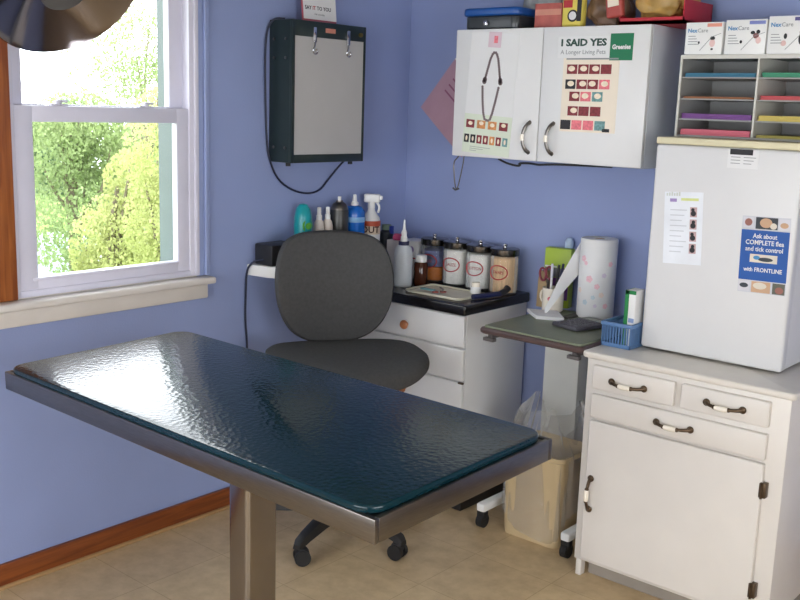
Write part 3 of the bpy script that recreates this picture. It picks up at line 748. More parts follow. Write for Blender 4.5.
# wires below the cabinet
solo('wire_hook', MB().tube([(.476, -.225, 1.3255), (.470, -.225, 1.318), (.452, -.226, 1.30), (.458, -.226, 1.25), (.466, -.227, 1.208), (.474, -.228, 1.199), (.480, -.227, 1.212), (.488, -.226, 1.25), (.498, -.225, 1.30), (.500, -.225, 1.3255)], .0024, 6, smooth=2)
     .tube([(.458, -.230, 1.203), (.472, -.232, 1.197), (.486, -.230, 1.203)], .0035, 6), STEEL, 'thin steel wire hook hanging from the left bottom corner of wall cabinet', 'hook', (.46, -.226, 1.26))
solo('cable', MB().tube([(.64, -.20, 1.322), (.67, -.205, 1.312), (.70, -.21, 1.306), (.735, -.212, 1.302), (.745, -.21, 1.307), (.73, -.205, 1.312), (.78, -.20, 1.315), (.815, -.205, 1.311), (.84, -.205, 1.314), (.90, -.2, 1.318), (1.1, -.19, 1.322)], .004, 8, smooth=2), BLKPL,
     'dark cable clipped along the underside of the wall cabinet', 'cable', (.75, -.2, 1.31))
# pink paper on the wall, partly behind the cabinet
pp = thing('notice', 'pink paper tilted on the back wall, half hidden by wall cabinet', 'paper', (.243, WB-.0006, 1.490), (0, R(41), 0))
part('sheet', MB().box(-.137, .16, -.0007, .0007, -.108, .15), PINKP, pp, world=False)
part('sheet_edge', MB().box(-.137, .16, -.0011, .0011, .150, .156), PAPER, pp, world=False, label='white sheet edge showing behind the pink paper')
ln = MB()
for k in range(4): ln.box(-.09, .03+.03*(k % 2), -.0012, -.0006, .115-.03*k, .122-.03*k)
part('text_lines', ln, mat('mauve_ink', (150, 92, 118), .7), pp, world=False)

# things on top of the wall cabinet
WT = wz1+.001
t = thing('storage_tub', 'dark tub with a bright blue lid on the wall cabinet', 'tub', (.585, -.14, WT))
part('tub', MB().prism(rrect(.478, .715, -.235, -.06, .03), WT, WT+.046, bev=.006), TUB, t)
part('lid', MB().prism(rrect(.470, .722, -.243, -.052, .032), WT+.046, WT+.074, bev=.008), BLUEBOX, t)
part('latch', MB().box(.575, .592, -.2455, -.240, WT+.012, WT+.028, .002), CHROME, t)
def crumple(name, label, cat, c, size, m, seed, amp=.25, film=False):
    rnd = random.Random(seed)
    b = bmesh.new(); bmesh.ops.create_icosphere(b, subdivisions=4, radius=1)
    ks = [(Vector((rnd.uniform(-1, 1), rnd.uniform(-1, 1), rnd.uniform(-1, 1))).normalized(), rnd.uniform(2, 7), rnd.uniform(0, 6)) for _ in range(9)]
    for v in b.verts:
        d_ = v.co.normalized(); f = 1+sum(amp/5*math.sin(k_*d_.dot(a_)*2.2+p_) for a_, k_, p_ in ks)
        q = Vector([math.copysign(abs(e)**.62, e) for e in d_])*f
        v.co = Vector((c[0]+q.x*size[0], c[1]+q.y*size[1], max(WT+.001, c[2]+q.z*size[2])))
    for v in b.verts: v.co.y = min(v.co.y, -.006)
    return solo(name, MB()._merge(b), m, label, cat, c, smooth=50)
crumple('plastic_bag', 'crumpled grey plastic bag lying behind the blue lidded tub', 'bag', (.69, -.033, WT+.085), (.08, .016, .08), mat('grey_film', (150, 152, 150), .25, var=.2, scale=30, coat=.3), 3)
t = thing('treat_box', 'reddish pink box on wall cabinet beside the blue lidded tub', 'box', (.83, -.14, WT))
part('box', MB().box(.755, .865, -.19, -.09, WT, WT+.085, .002), PINKBOX, t)
part('side_print', MB().box(.758, .862, -.1912, -.19, WT+.045, WT+.065), mat('salmon_print', (206, 140, 120), .5), t)
pts_ = rrect(.868, .952, -.215, -.150, .015)
t = thing('treat_packet', 'yellow packet with a black panel and round emblem on the cabinet', 'packet', (.912, -.18, WT))
part('bag', MB().box(.872, .952, -.205, -.165, WT, WT+.13, .012, seg=3), YELINK, t)
em = MB().cyl((.918, -.2052, WT+.038), (.918, -.2066, WT+.038), .020, mi=0).cyl((.918, -.2062, WT+.038), (.918, -.2072, WT+.038), .014, mi=1).box(.934, .950, -.2062, -.2045, WT+.02, WT+.115, mi=2).box(.880, .915, -.2062, -.2045, WT+.065, WT+.09, mi=3)
part('print', em, [INK, PAPER, INK, REDINK], t)
crumple('snack_bag', 'brown crinkled bag in the middle of the cabinet top', 'bag', (1.018, -.12, WT+.065), (.064, .06, .07), BROWNBAG, 11)
t = thing('treat_carton', 'red open carton at right end of the wall cabinet top', 'box', (1.2, -.13, WT))
part('carton', MB().box(1.105, 1.33, -.225, -.02, WT, WT+.012).box(1.105, 1.33, -.225, -.221, WT, WT+.022).box(1.326, 1.33, -.225, -.02, WT, WT+.075).box(1.105, 1.33, -.024, -.02, WT, WT+.075).box(1.105, 1.109, -.225, -.02, WT, WT+.03), REDBOX, t)
t2 = crumple('chew_bag', 'golden crinkled bag sitting in the red carton', 'bag', (1.216, -.122, WT+.088), (.084, .07, .062), GOLDBAG, 23, .2)
for v in t2.data.vertices:
    if v.co.z + (WT+.10) < WT+.02: v.co.z = -.085
tw = thing('rawhide_pack', 'red and cream packet leaning between brown bag and golden bag', 'packet', (1.09, -.215, WT+.03), (0, R(-8), 0))
part('bag', MB().box(-.03, .03, -.018, .008, -.005, .09, .008, seg=3), mat('dusky_red', (168, 70, 62), .5), tw, world=False)
part('print', MB().box(-.02, .02, -.0195, -.0175, .03, .06), CREAMP, tw, world=False)

# ---------------------------------------------------------------- base cabinet
bx0, bx1, byf, bzt = 1.238, 1.878, -.51, .743
bc = thing('base_cabinet', 'white painted base cabinet with drawers and door under the fridge', 'cabinet', (1.56, -.26, 0))
part('body', MB().box(bx0, bx1, byf, WB-.018, .062, bzt, .004), WHITEC, bc)
part('toe_board', MB().box(bx0+.03, bx1-.02, byf+.05, -.05, .002, .066), mat('toe_grey', (150, 142, 132), .6), bc)
for xx in (bx0+.002, bx1-.022):
    part('foot', MB().box(xx, xx+.02, byf+.012, byf+.04, .001, .066, .002), WHITEC, bc)
part('countertop', MB().prism(rrect(bx0-.014, bx1+.014, byf-.016, WB-.018, .015), bzt+.0, .764, bev=.007), mat('counter_white', (220, 214, 204), .35, var=.03), bc)
def pull(parent, x0, z0, x1, z1, y):
    """bail pull: bronze ends and a white porcelain grip"""
    A = Vector((x0, y, z0)); B = Vector((x1, y, z1)); d_ = (B-A)
    off = Vector((0, -.024, -.003 if abs(d_.x) > abs(d_.z) else 0))
    e = MB()
    for P_, sgn in ((A, 1), (B, -1)):
        e.ball(P_+Vector((0, -.003, 0)), (.011, .006, .011))
        e.tube([P_+Vector((0, -.004, 0)), P_+off*.6+d_*.08*sgn, P_+off+d_*.30*sgn], [.006, .0055, .0045], 10, smooth=2)
        e.ball(P_+off+d_*.30*sgn, (.0068, .0068, .0068))
    e.tube([A+off+d_*.28, A+off*1.06+d_*.5, A+off+d_*.72], .003, 8, smooth=1)
    hnd = part('handle', e, BRASS, parent)
    g = MB().tube([A+off+d_*.31, A+off*1.06+d_*.4, A+off*1.08+d_*.5, A+off*1.06+d_*.6, A+off+d_*.69], [.006, .0078, .0084, .0078, .006], 12, smooth=1)
    part('grip', g, PORC, parent, label='white porcelain grip')
yd = byf-.019
def front(name, x0, x1, z0, z1):
    return part(name, MB().box(x0, x1, yd, byf, z0, z1, .005, seg=3), WHITEC, bc)
f1 = front('drawer', 1.268, 1.541, .650, .726); pull(f1, 1.338, .686, 1.447, .686, yd)
f2 = front('drawer', 1.563, 1.826, .652, .727); pull(f2, 1.645, .689, 1.752, .689, yd)
f3 = front('drawer', 1.268, 1.826, .556, .633); pull(f3, 1.496, .594, 1.604, .595, yd)
f4 = front('door', 1.268, 1.826, .078, .546); pull(f4, 1.291, .357, 1.291, .254, yd)
for zz in (.47, .165):
    part('hinge', MB().box(1.820, 1.840, yd-.003, byf+.001, zz-.022, zz+.022, .002).cyl((1.828, yd-.003, zz-.024), (1.828, yd-.003, zz+.024), .004, n=10), BRASS, bc)

# ---------------------------------------------------------------- mini fridge
fx0, fx1, fyf, fz0, fz1 = 1.339, 1.788, -.361, .766, 1.434
fg = thing('mini_fridge', 'white compact fridge standing on the base cabinet', 'fridge', (1.58, -.19, fz0))
part('body', MB().box(fx0+.003, fx1-.003, fyf+.045, .02, fz0+.008, fz1-.018, .006), FRIDGEW, fg)
part('door', MB().box(fx0, fx1, fyf, fyf+.043, fz0+.006, fz1-.022, .010, seg=4), FRIDGEW, fg)
part('top_cover', MB().box(fx0-.002, fx1+.002, fyf+.002, .02, fz1-.021, fz1, .004), CREAM, fg)
for xx in (fx0+.05, fx1-.05):
    for yy in (fyf+.08, -.05):
        part('foot', MB().cyl((xx, yy, fz0-.001), (xx, yy, fz0+.01), .015), BLKPL, fg)
yf = fyf-.0004
lb = thing('door_label', 'small white label with a black bar at the top of fridge door', 'label', (1.615, yf, 1.381))
part('sheet', MB().box(-.046, .046, -.0006, .0006, -.027, .027), PAPER, lb, world=False)
part('black_bar', MB().box(-.040, .028, -.0012, -.0006, .012, .028), INK, lb, world=False)
ln = MB()
for k in range(3):
    ln.box(-.036, -.008, -.0011, -.0006, .004-.009*k, .006-.009*k).box(.002, .038-.006*k, -.0011, -.0006, .004-.009*k, .006-.009*k)
part('text_lines', ln, GREYINK, lb, world=False)
fl = thing('care_sheet', 'white sheet with four small black cat pictures on fridge door', 'flyer', (1.449, yf, 1.160), (0, R(-3.2), 0))
part('sheet', MB().box(-.062, .062, -.0006, .0006, -.108, .112), mat('cool_paper', (226, 230, 236), .6), fl, world=False)
ph = MB()
for k in range(4):
    z_ = .052-.037*k; ph = MB()
    ph.box(.022, .044, -.0011, -.0006, z_-.015, z_+.015, mi=1)
    ph.cyl((.033, -.001, z_-.004), (.033, -.0017, z_-.004), .0085, mi=0, n=12).cyl((.031+.003*(k % 2), -.001, z_+.007), (.031+.003*(k % 2), -.0017, z_+.007), .0055, mi=0, n=12)
    part('picture', ph, [INK, mat('rose_grey', (190, 160, 160), .6)], fl, world=False)
ln = MB()
for k in range(9): ln.box(-.042, .012-.008*(k % 3), -.0011, -.0006, .056-.016*k, .059-.016*k)
part('text_lines', ln, mat('pale_ink', (196, 200, 206), .6), fl, world=False)
hd = MB().box(-.044, -.022, -.0011, -.0006, .082, .092, mi=0).box(-.008, .048, -.0011, -.0006, .086, .094, mi=1)
for k in range(6): hd.box(-.056+.008*k, -.051+.008*k, -.0011, -.0006, .100, .108+.002*(k % 3), mi=2)
part('heading', hd, [LILAC, mat('lime_ink', (206, 214, 140), .6), mat('grey_leaf', (200, 204, 196), .6)], fl, world=False)
bl = thing('flea_flyer', 'bright blue flea control flyer on the fridge door', 'flyer', (1.704, yf, 1.109), (0, R(-1.5), 0))
part('sheet', MB().box(-.070, .070, -.0006, .0006, -.112, .112), mat('flyer_grey', (196, 198, 204), .6), bl, world=False)
part('blue_panel', MB().box(-.070, .070, -.0011, -.0006, -.075, .072), BLUEINK, bl, world=False)
yl = -.0014
for z_, s_, tx in ((.049, .019, 'Ask about'), (.030, .019, 'COMPLETE flea'), (.011, .019, 'and tick control'), (-.049, .017, 'with FRONTLINE')):
    lettering(tx, s_, 0, z_, PAPER, bl, bold=.0003, y=yl, sx=.9)
FP = [mat('brick_ink', (150, 100, 90), .6), mat('dark_photo', (54, 60, 66), .6), mat('olive_photo', (96, 96, 84), .6), mat('pale_photo', (206, 204, 210), .6), mat('tan_photo', (196, 160, 128), .6), mat('fur_photo', (214, 206, 190), .6), LTBLUE]
ph = MB(); ph.box(-.066, -.036, -.0011, -.0006, .078, .108, mi=3).cyl((-.051, -.001, .094), (-.051, -.0017, .094), .011, mi=0, n=14); part('photo', ph, FP, bl, world=False)
ph = MB(); ph.box(-.030, .034, -.0011, -.0006, .076, .110, mi=1).ball((0, -.0011, .094), (.018, .0009, .014), mi=4).ball((.022, -.0011, .086), (.010, .0009, .009), mi=5); part('photo', ph, FP, bl, world=False)
ph = MB(); ph.box(.038, .068, -.0011, -.0006, .076, .108, mi=3).ball((.053, -.0011, .090), (.012, .0009, .008), mi=4); part('photo', ph, FP, bl, world=False)
ph = MB(); ph.box(-.068, -.036, -.0011, -.0006, -.108, -.080, mi=3).ball((-.052, -.0011, -.092), (.013, .0009, .007), mi=1); part('photo', ph, FP, bl, world=False)
ph = MB(); ph.box(-.030, .026, -.0011, -.0006, -.110, -.078, mi=4).ball((-.005, -.0011, -.09), (.02, .0009, .010), mi=5); part('photo', ph, FP, bl, world=False)
ph = MB(); ph.box(.032, .068, -.0011, -.0006, -.110, -.078, mi=2).ball((.052, -.0011, -.098), (.012, .0009, .010), mi=0); part('photo', ph, FP, bl, world=False)
ph = MB(); ph.box(-.040, .040, -.0016, -.0010, -.022, .002, mi=5).ball((.006, -.0018, -.012), (.022, .0008, .006), mi=1).ball((-.02, -.0018, -.008), (.010, .0008, .006), mi=6); part('photo', ph, FP, bl, world=False)

# ---------------------------------------------------------------- literature sorter on the fridge
sx0, sx1, syf, sz0, sz1 = 1.343, 1.806, -.25, fz1+.001, 1.684
so = thing('paper_sorter', 'grey metal literature sorter with open slots on the fridge top', 'paper sorter', (1.59, -.13, sz0))
xd = 1.589
cs = MB().box(sx0, sx1, syf+.004, -.012, sz1-.008, sz1).box(sx0, sx1, syf+.004, -.012, sz0, sz0+.006).box(sx0, sx0+.006, syf+.004, -.012, sz0, sz1).box(sx1-.006, sx1, syf+.004, -.012, sz0, sz1).box(sx0, sx1, -.014, -.008, sz0, sz1)
part('case', cs, SORTM, so)
levels = [1.618, 1.553, 1.491]
for z_ in levels:
    for xa, xb in ((sx0+.007, xd-.004), (xd+.004, sx1-.007)):
        part('shelf', MB().box(xa, xb, syf+.006, -.016, z_-.004, z_), SORTM, so)
part('divider', MB().box(xd-.003, xd+.003, syf+.002, -.016, sz0+.007, sz1-.009), SORTIN, so)
part('edge_trim', MB().box(sx0, sx1, syf-.001, syf+.004, sz1-.012, sz1).box(sx0, sx0+.007, syf-.001, syf+.004, sz0, sz1-.012), SORTIN, so)
cols = [((58, 116, 142), 'blue', 1.618, 0, .012), ((150, 96, 60), 'brown', 1.553, 0, .006), ((120, 74, 138), 'purple', 1.491, 0, .016), ((214, 112, 128), 'pink', sz0+.006, 0, .018),
        ((66, 144, 112), 'green', 1.618, 1, .014), ((198, 86, 90), 'red', 1.553, 1, .012), ((206, 186, 98), 'yellow', 1.491, 1, .016), ((170, 160, 80), 'dull yellow', sz0+.006, 1, .008)]
names = {0: 'left', 1: 'right'}
rank = {1.618: 'top', 1.553: 'second', 1.491: 'third'}
for rgb, nm, z_, c_, th in cols:
    xa, xb = ((sx0+.012, xd-.008), (xd+.008, sx1-.012))[c_]
    m = MB(); n = max(2, int(th/.004))
    for k in range(n):
        j = random.uniform(-.002, .002)
        m.box(xa+.002+j, xb-.002+j, syf+.012+abs(j), -.03, z_+.0006+th*k/n, z_+.0006+th*(k+1)/n-.0004)
    solo('paper_stack', m, mat('paper_'+nm.replace(' ', '_'), rgb, .7, var=.04), '%s paper stack in the %s slot of the %s sorter column' % (nm, rank.get(z_, 'bottom'), names[c_]), 'paper', ((xa+xb)/2, -.13, z_+.0006), group='coloured paper in the sorter')
# folders leaning inside the slots (dark backs seen in the photo)
# three white product boxes on the sorter
def product_box(x0, x1, z1_, pal, label, sil):
    z0_ = sz1+.001
    t = thing('product_box', label, 'box', ((x0+x1)/2, -.19, z0_), group='white product boxes on the sorter')
    part('box', MB().box(x0, x1, -.245, -.13, z0_, z1_, .0015), WHITEPL, t)
    w_ = x1-x0; yq = -.2452
    g = MB().box(x1-w_*.42, x1-.004, yq-.0006, yq, z1_-.014, z1_-.004, mi=0)
    g.tube([(x0+w_*.42, yq-.0004, z0_+.012), (x0+w_*.72, yq-.0004, z0_+.052), (x1-.004, yq-.0004, z0_+.062)], .0008, 4, mi=1)
    for k in range(4): g.box(x0+.010, x0+.045-.004*k, yq-.0006, yq, z0_+.030+.008*k, z0_+.032+.008*k, mi=1)
    if sil == 0:
        g.ball((x1-.030, yq, z0_+.048), (.008, .0008, .006), 2).ball((x1-.030, yq, z0_+.034), (.009, .0008, .012), 3).ball((x1-.030, yq, z0_+.016), (.004, .0008, .003), 2).ball((x0+.045, yq, z0_+.036), (.003, .0008, .004), 2)
    elif sil == 1:
        g.ball((x1-.040, yq, z0_+.062), (.007, .0008, .005), 2).ball((x1-.024, yq, z0_+.064), (.006, .0008, .006), 2).ball((x1-.030, yq, z0_+.053), (.009, .0008, .008), 4).ball((x1-.022, yq, z0_+.040), (.008, .0008, .010), 3).ball((x0+.050, yq, z0_+.036), (.004, .0008, .005), 2)
    else:
        g.ball((x1-.022, yq, z0_+.060), (.015, .0008, .014), 2).ball((x1-.032, yq, z0_+.042), (.007, .0008, .016), 2).ball((x1-.014, yq, z0_+.040), (.006, .0008, .018), 2).ball((x0+.052, yq, z0_+.050), (.005, .0008, .008), 2).ball((x0+.048, yq, z0_+.030), (.008, .0008, .008), 3)
    part('print', g, [pal, GREYINK, INK, mat('blush_ink', (224, 190, 186), .6), mat('mauve_brown', (130, 84, 84), .6)], t)
    o1 = lettering('Nex', .017, 0, 0, LTBLUE, t, 'LEFT', .0004); o2 = lettering('Care', .017, 0, 0, GREYINK, t, 'LEFT')
    bx = x0+.007-(x0+x1)/2
    for v in o1.data.vertices: v.co = Vector((v.co.x+bx, v.co.y-.0552+.0006, v.co.z+z1_-z0_-.030))
    for v in o2.data.vertices: v.co = Vector((v.co.x+bx+.031, v.co.y-.0552+.0006, v.co.z+z1_-z0_-.030))
product_box(1.350, 1.468, 1.781, mat('coral_ink', (226, 150, 130), .5), 'white product box with a coral corner, leftmost on the sorter', 0)
product_box(1.477, 1.601, 1.785, mat('slate_ink', (120, 130, 190), .5), 'white product box with a cat and slate corner, middle of the sorter top', 1)
product_box(1.606, 1.735, 1.792, mat('plum_ink', (92, 84, 140), .5), 'white product box with a black dog, rightmost on the sorter', 2)

# ---------------------------------------------------------------- rolling stand
SZT = .776
rs = thing('rolling_stand', 'sage-topped rolling stand on a grey post beside the base cabinet', 'stand', (.99, -.27, 0))
part('top', MB().prism(rrect(.826, 1.208, -.505, -.055, .012), SZT-.026, SZT-.0005, bev=.002), GREENTOP, rs)
ed = MB().tube([(q[0], q[1], SZT-.018) for q in rrect(.822, 1.212, -.509, -.051, .014)]+[(1.212, -.065, SZT-.018)], .011, 8)
part('edging', ed, TRIMBR, rs)
for xx in (.845, 1.178):
    part('bracket', MB().box(xx-.010, xx+.010, -.49, -.08, SZT-.048, SZT-.026, .003).box(xx-.022, xx+.022, -.502, -.482, SZT-.056, SZT-.044, .002), mat('bracket_grey', (96, 90, 88), .45), rs)
part('post', MB().box(.867, 1.012, -.168, -.045, .09, SZT-.047, .004), GREYPOST, rs)
part('crossbar', MB().box(.79, 1.165, -.13, -.06, .055, .092, .006), GREYPOST, rs)
for xx in (.797, 1.152):
    lg = part('base_leg', MB().box(xx-.018, xx+.018, -.43, -.05, .062, .094, .008), WHITEPL, rs)
    for yy in (-.412, -.075):
        c_ = MB().cyl((xx-.012, yy, .026), (xx+.012, yy, .026), .026, n=24).box(xx-.017, xx+.017, yy-.014, yy+.014, .036, .064, .004)
        part('caster', c_, RUBBER, lg)
# paper towel roll
x, y = 1.012, -.080
t = thing('paper_towel_roll', 'tall printed paper towel roll with a loose sheet on the stand', 'paper towel', (x, y, SZT))
part('roll', MB().lathe([(.02, .001), (.064, .001), (.066, .004), (.066, .282), (.064, .285), (.02, .285)], (x, y, SZT), n=48, closed=True), PAPER, t)
part('core', MB().lathe([(.0195, .002), (.0195, .284), (.017, .284), (.017, .002)], (x, y, SZT), n=24, closed=True), mat('kraft_card', (170, 146, 118), .8), t)
TPR = [mat('towel_pink', (232, 190, 200), .8), mat('towel_blue', (196, 212, 220), .8), mat('towel_lilac', (212, 202, 218), .8), mat('towel_peach', (232, 214, 204), .8)]
rnd = random.Random(5)
def onroll(ang, z, r=.0664): return (x+r*math.cos(ang), y+r*math.sin(ang), SZT+z)
for ang, z, s_, mi in ((-110, .215, .012, 0), (-100, .20, .008, 0), (-85, .145, .013, 0), (-60, .12, .010, 0), (-70, .08, .008, 1), (-95, .06, .010, 1), (-40, .16, .009, 2), (-45, .09, .010, 3), (-20, .2, .01, 0), (-62, .05, .007, 2), (-120, .10, .01, 3), (-30, .05, .01, 0)):
    a_ = R(ang); M_ = Matrix.Translation(onroll(a_, z, .066)) @ Matrix.Rotation(a_, 4, 'Z')
    fw_ = MB()
    for k in range(5):
        q = 2*PI*k/5; fw_.ball((M_ @ Vector((.0002, .55*s_*math.cos(q), .55*s_*math.sin(q)))), (.0008, .46*s_, .46*s_), 0, u=10, v=6, M=Matrix.Rotation(a_, 4, 'Z'))
    part('printed_flower', fw_, TPR[mi], t)
# loose sheet: leaves the left side of the roll and swoops down to the stand top
def sheet(u, v):
    # u along from roll to free end, v across (0 bottom .. 1 top)
    sx_, sy_ = x-.064, y-.022
    ex, ey = .885, -.215
    px = sx_+(ex-sx_)*u; py = sy_+(ey-sy_)*u - .02*math.sin(PI*u)
    top = .235*(1-u)**1.15+.03; bot = .145*(1-u)**1.2+.002
    return Vector((px, py, SZT+bot+(top-bot)*v))
part('loose_sheet', MB().grid(sheet, 24, 6, thick=.0008), PAPER, t)
# writing pad under the sheet
solo('paper_pad', MB().prism([(.800, -.20), (.895, -.285), (.985, -.245), (.900, -.15)], SZT, SZT+.012), PAPER, 'white paper pad lying at the left front of the stand', 'pad', (.89, -.22, SZT))
# pen mug
x, y = .852, -.110
t = thing('pen_mug', 'white mug with a pink print holding pens and scissors', 'mug', (x, y, SZT))
part('cup', MB().lathe([(0, 0), (.036, 0), (.039, .004), (.040, .085), (.0385, .087), (.037, .085), (.036, .008), (0, .007)], (x, y, SZT)), PORC, t)
a_ = R(-55)
part('printed_heart', MB().ball((x+.040*math.cos(a_), y+.040*math.sin(a_), SZT+.055), (.001, .011, .010), M=Matrix.Rotation(a_, 4, 'Z')).ball((x+.040*math.cos(a_-.35), y+.040*math.sin(a_-.35), SZT+.05), (.001, .009, .008), M=Matrix.Rotation(a_-.35, 4, 'Z')), PINKINK, t)
part('handle', MB().tube([(x-.036, y+.008, SZT+.072), (x-.06, y+.013, SZT+.065), (x-.062, y+.013, SZT+.035), (x-.037, y+.008, SZT+.02)], .005, 8, smooth=2), PORC, t)
def pen(lab, dx, dy, tx_, ty_, ln_, m, cap):
    p0 = Vector((x+dx, y+dy, SZT+.010)); d_ = Vector((tx_, ty_, 1)).normalized()
    t = thing('pen', lab, 'pen', p0, group='pens in the mug')
    part('barrel', MB().cyl(p0, p0+d_*ln_*.7, .0045, n=12), m, t)
    part('cap', MB().cyl(p0+d_*ln_*.7, p0+d_*ln_, .0052, .0045, n=12), cap, t)
pen('black pen standing in the white mug', .010, -.012, .08, .02, .165, BLKPL, BLKPL)
pen('navy pen leaning right in the white mug', .016, -.002, .14, -.03, .172, NAVY, NAVY)
pen('purple pen leaning right in the white mug', .010, .008, .2, .12, .16, PURPLE, PURPLE)
pen('white pen with a pale cap in the mug', -.002, -.014, .06, -.1, .17, WHITEPL, mat('pale_cap', (206, 206, 220), .4))
t = thing('scissors', 'scissors with dark red handle loops in the white mug', 'scissors', (x-.012, y-.010, SZT+.012))
for dx_, tl in ((-.026, -.12), (.0, .0)):
    c_ = Vector((x-.016+dx_, y-.012, SZT+.140-abs(dx_)*.3)); lp_ = [c_+Vector((.013*math.cos(q)+tl*.02*math.sin(q), 0, .023*math.sin(q))) for q in [2*PI*k/20 for k in range(21)]]
    part('handle', MB().tube(lp_, .0042, 8), mat('dark_red_grip', (132, 52, 66), .4), t)
part('blades', MB().tube([(x-.010, y-.010, SZT+.014), (x-.02, y-.012, SZT+.12)], [.003, .006], 6), STEEL, t)
# lime and purple carton behind the mug
lc = thing('leaflet_carton', 'lime green carton with a grey and purple lower face behind the mug', 'box', (.822, -.030, SZT+.001), (0, 0, R(8)))
part('box', MB().box(-.052, .052, -.02, .02, 0, .222, .002), LIME, lc, world=False)
pm = MB().box(-.048, .022, -.0212, -.02, .115, .148, mi=0).box(-.048, .048, -.0212, -.02, .03, .112, mi=1).box(.020, .048, -.0212, -.02, .112, .15, mi=1).box(-.048, .0, -.0214, -.02, .150, .156, mi=2).ball((.03, -.0212, .13), (.012, .001, .014), 2)
part('print', pm, [mat('slate_photo', (104, 104, 112), .5), PURPLE, PAPER], lc, world=False)
solo('tan_pouch', MB().prism([(-.03, 0), (.03, 0), (.026, .12), (.012, .14), (-.018, .138), (-.027, .11)], -.012, .012, M=Matrix.Translation((.800, -.085, SZT+.001)) @ XZ, bev=.006), TANPOUCH, 'tan upright pouch at left of the mug', 'pouch', (.80, -.085, SZT+.001))
t = thing('spray_bottle', 'bottle with a pale blue rounded cap behind the lime carton', 'bottle', (.835, .011, SZT+.001))
part('body', MB().lathe([(0, 0), (.017, 0), (.019, .003), (.019, .20), (.010, .215), (0, .216)], (.835, .011, SZT+.001)), WHITEPL, t)
part('cap', MB().lathe([(0, .214), (.013, .214), (.016, .225), (.016, .245), (.010, .258), (0, .26)], (.835, .011, SZT+.001)), mat('ice_blue', (186, 206, 232), .3), t)
# desk phone-like black pad
cb = thing('calculator', 'flat dark grey calculator at the front of the stand', 'calculator', (1.07, -.262, SZT+.001), (0, 0, R(-14)))
part('case', MB().box(-.058, .058, -.09, .09, 0, .014, .004), mat('calc_grey', (72, 70, 78), .45), cb, world=False)
part('display', MB().box(-.045, .045, .045, .078, .0135, .0155), mat('lcd', (128, 134, 124), .3), cb, world=False)
ky = MB()
for i in range(4):
    for j in range(5): ky.box(-.046+i*.025, -.029+i*.025, -.078+j*.023, -.064+j*.023, .0135, .0165, .001)
part('keys', ky, mat('key_grey', (98, 96, 104), .5), cb, world=False)
solo('notepad', MB().box(.945, .975, -.20, -.10, SZT, SZT+.006), mat('dark_pad', (84, 82, 76), .6), 'small dark pad lying between the paper pad and the towel roll', 'pad', (.96, -.15, SZT))

# blue basket on the base cabinet
BZ = .765
bk_ = thing('basket', 'blue slotted plastic basket on the base cabinet beside fridge', 'basket', (1.2855, -.24, BZ))
gx0, gx1, gy0, gy1, gh = 1.228, 1.331, -.415, -.090, .080
bm_ = MB().box(gx0+.004, gx1-.004, gy0+.004, gy1-.004, BZ, BZ+.004)
bm_.box(gx0, gx1, gy0, gy0+.004, BZ, BZ+.012).box(gx0, gx1, gy1-.004, gy1, BZ, BZ+.012).box(gx0, gx0+.004, gy0, gy1, BZ, BZ+.012).box(gx1-.004, gx1, gy0, gy1, BZ, BZ+.012)
part('tray', bm_, BLUEBSK, bk_)
rm = MB().box(gx0-.003, gx1+.003, gy0-.003, gy0+.005, BZ+gh-.012, BZ+gh, .002).box(gx0-.003, gx1+.003, gy1-.005, gy1+.003, BZ+gh-.012, BZ+gh, .002).box(gx0-.003, gx0+.005, gy0, gy1, BZ+gh-.012, BZ+gh, .002).box(gx1-.005, gx1+.003, gy0, gy1, BZ+gh-.012, BZ+gh, .002)
part('rim', rm, BLUEBSK, bk_)
sl = MB()
for k in range(11):
    xx = gx0+.002+(gx1-gx0-.004)*k/10
    for yy in (gy0+.002, gy1-.002): sl.box(xx-.002, xx+.002, yy-.0015, yy+.0015, BZ+.01, BZ+gh-.01)
for k in range(34):
    yy = gy0+.002+(gy1-gy0-.004)*k/33
    for xx in (gx0+.002, gx1-.002): sl.box(xx-.0015, xx+.0015, yy-.002, yy+.002, BZ+.01, BZ+gh-.01)
part('slats', sl, BLUEBSK, bk_)
t = thing('soap_carton', 'white carton with a green side standing in the blue basket', 'box', (1.309, -.355, BZ+.005))
part('box', MB().box(1.288, 1.324, -.385, -.325, BZ+.005, BZ+.185, .002), PAPER, t)
part('green_side', MB().box(1.2865, 1.288, -.3855, -.3245, BZ+.005, BZ+.185).box(1.288, 1.300, -.3862, -.385, BZ+.005, BZ+.185).box(1.288, 1.324, -.3862, -.385, BZ+.173, BZ+.185), mat('leaf_green', (30, 128, 66), .5), t)
part('print', MB().box(1.303, 1.322, -.3862, -.385, BZ+.082, BZ+.096), mat('print_blue', (130, 150, 190), .5), t)
solo('ointment_tube', MB().lathe([(0, 0), (.010, 0), (.011, .004), (.011, .055), (.006, .062), (.006, .07), (0, .07)], (1.262, -.20, BZ+.016), M=Matrix.Rotation(R(80), 4, 'X')), WHITEPL, 'white tube lying behind the carton in the blue basket', 'tube', (1.262, -.22, BZ+.016))

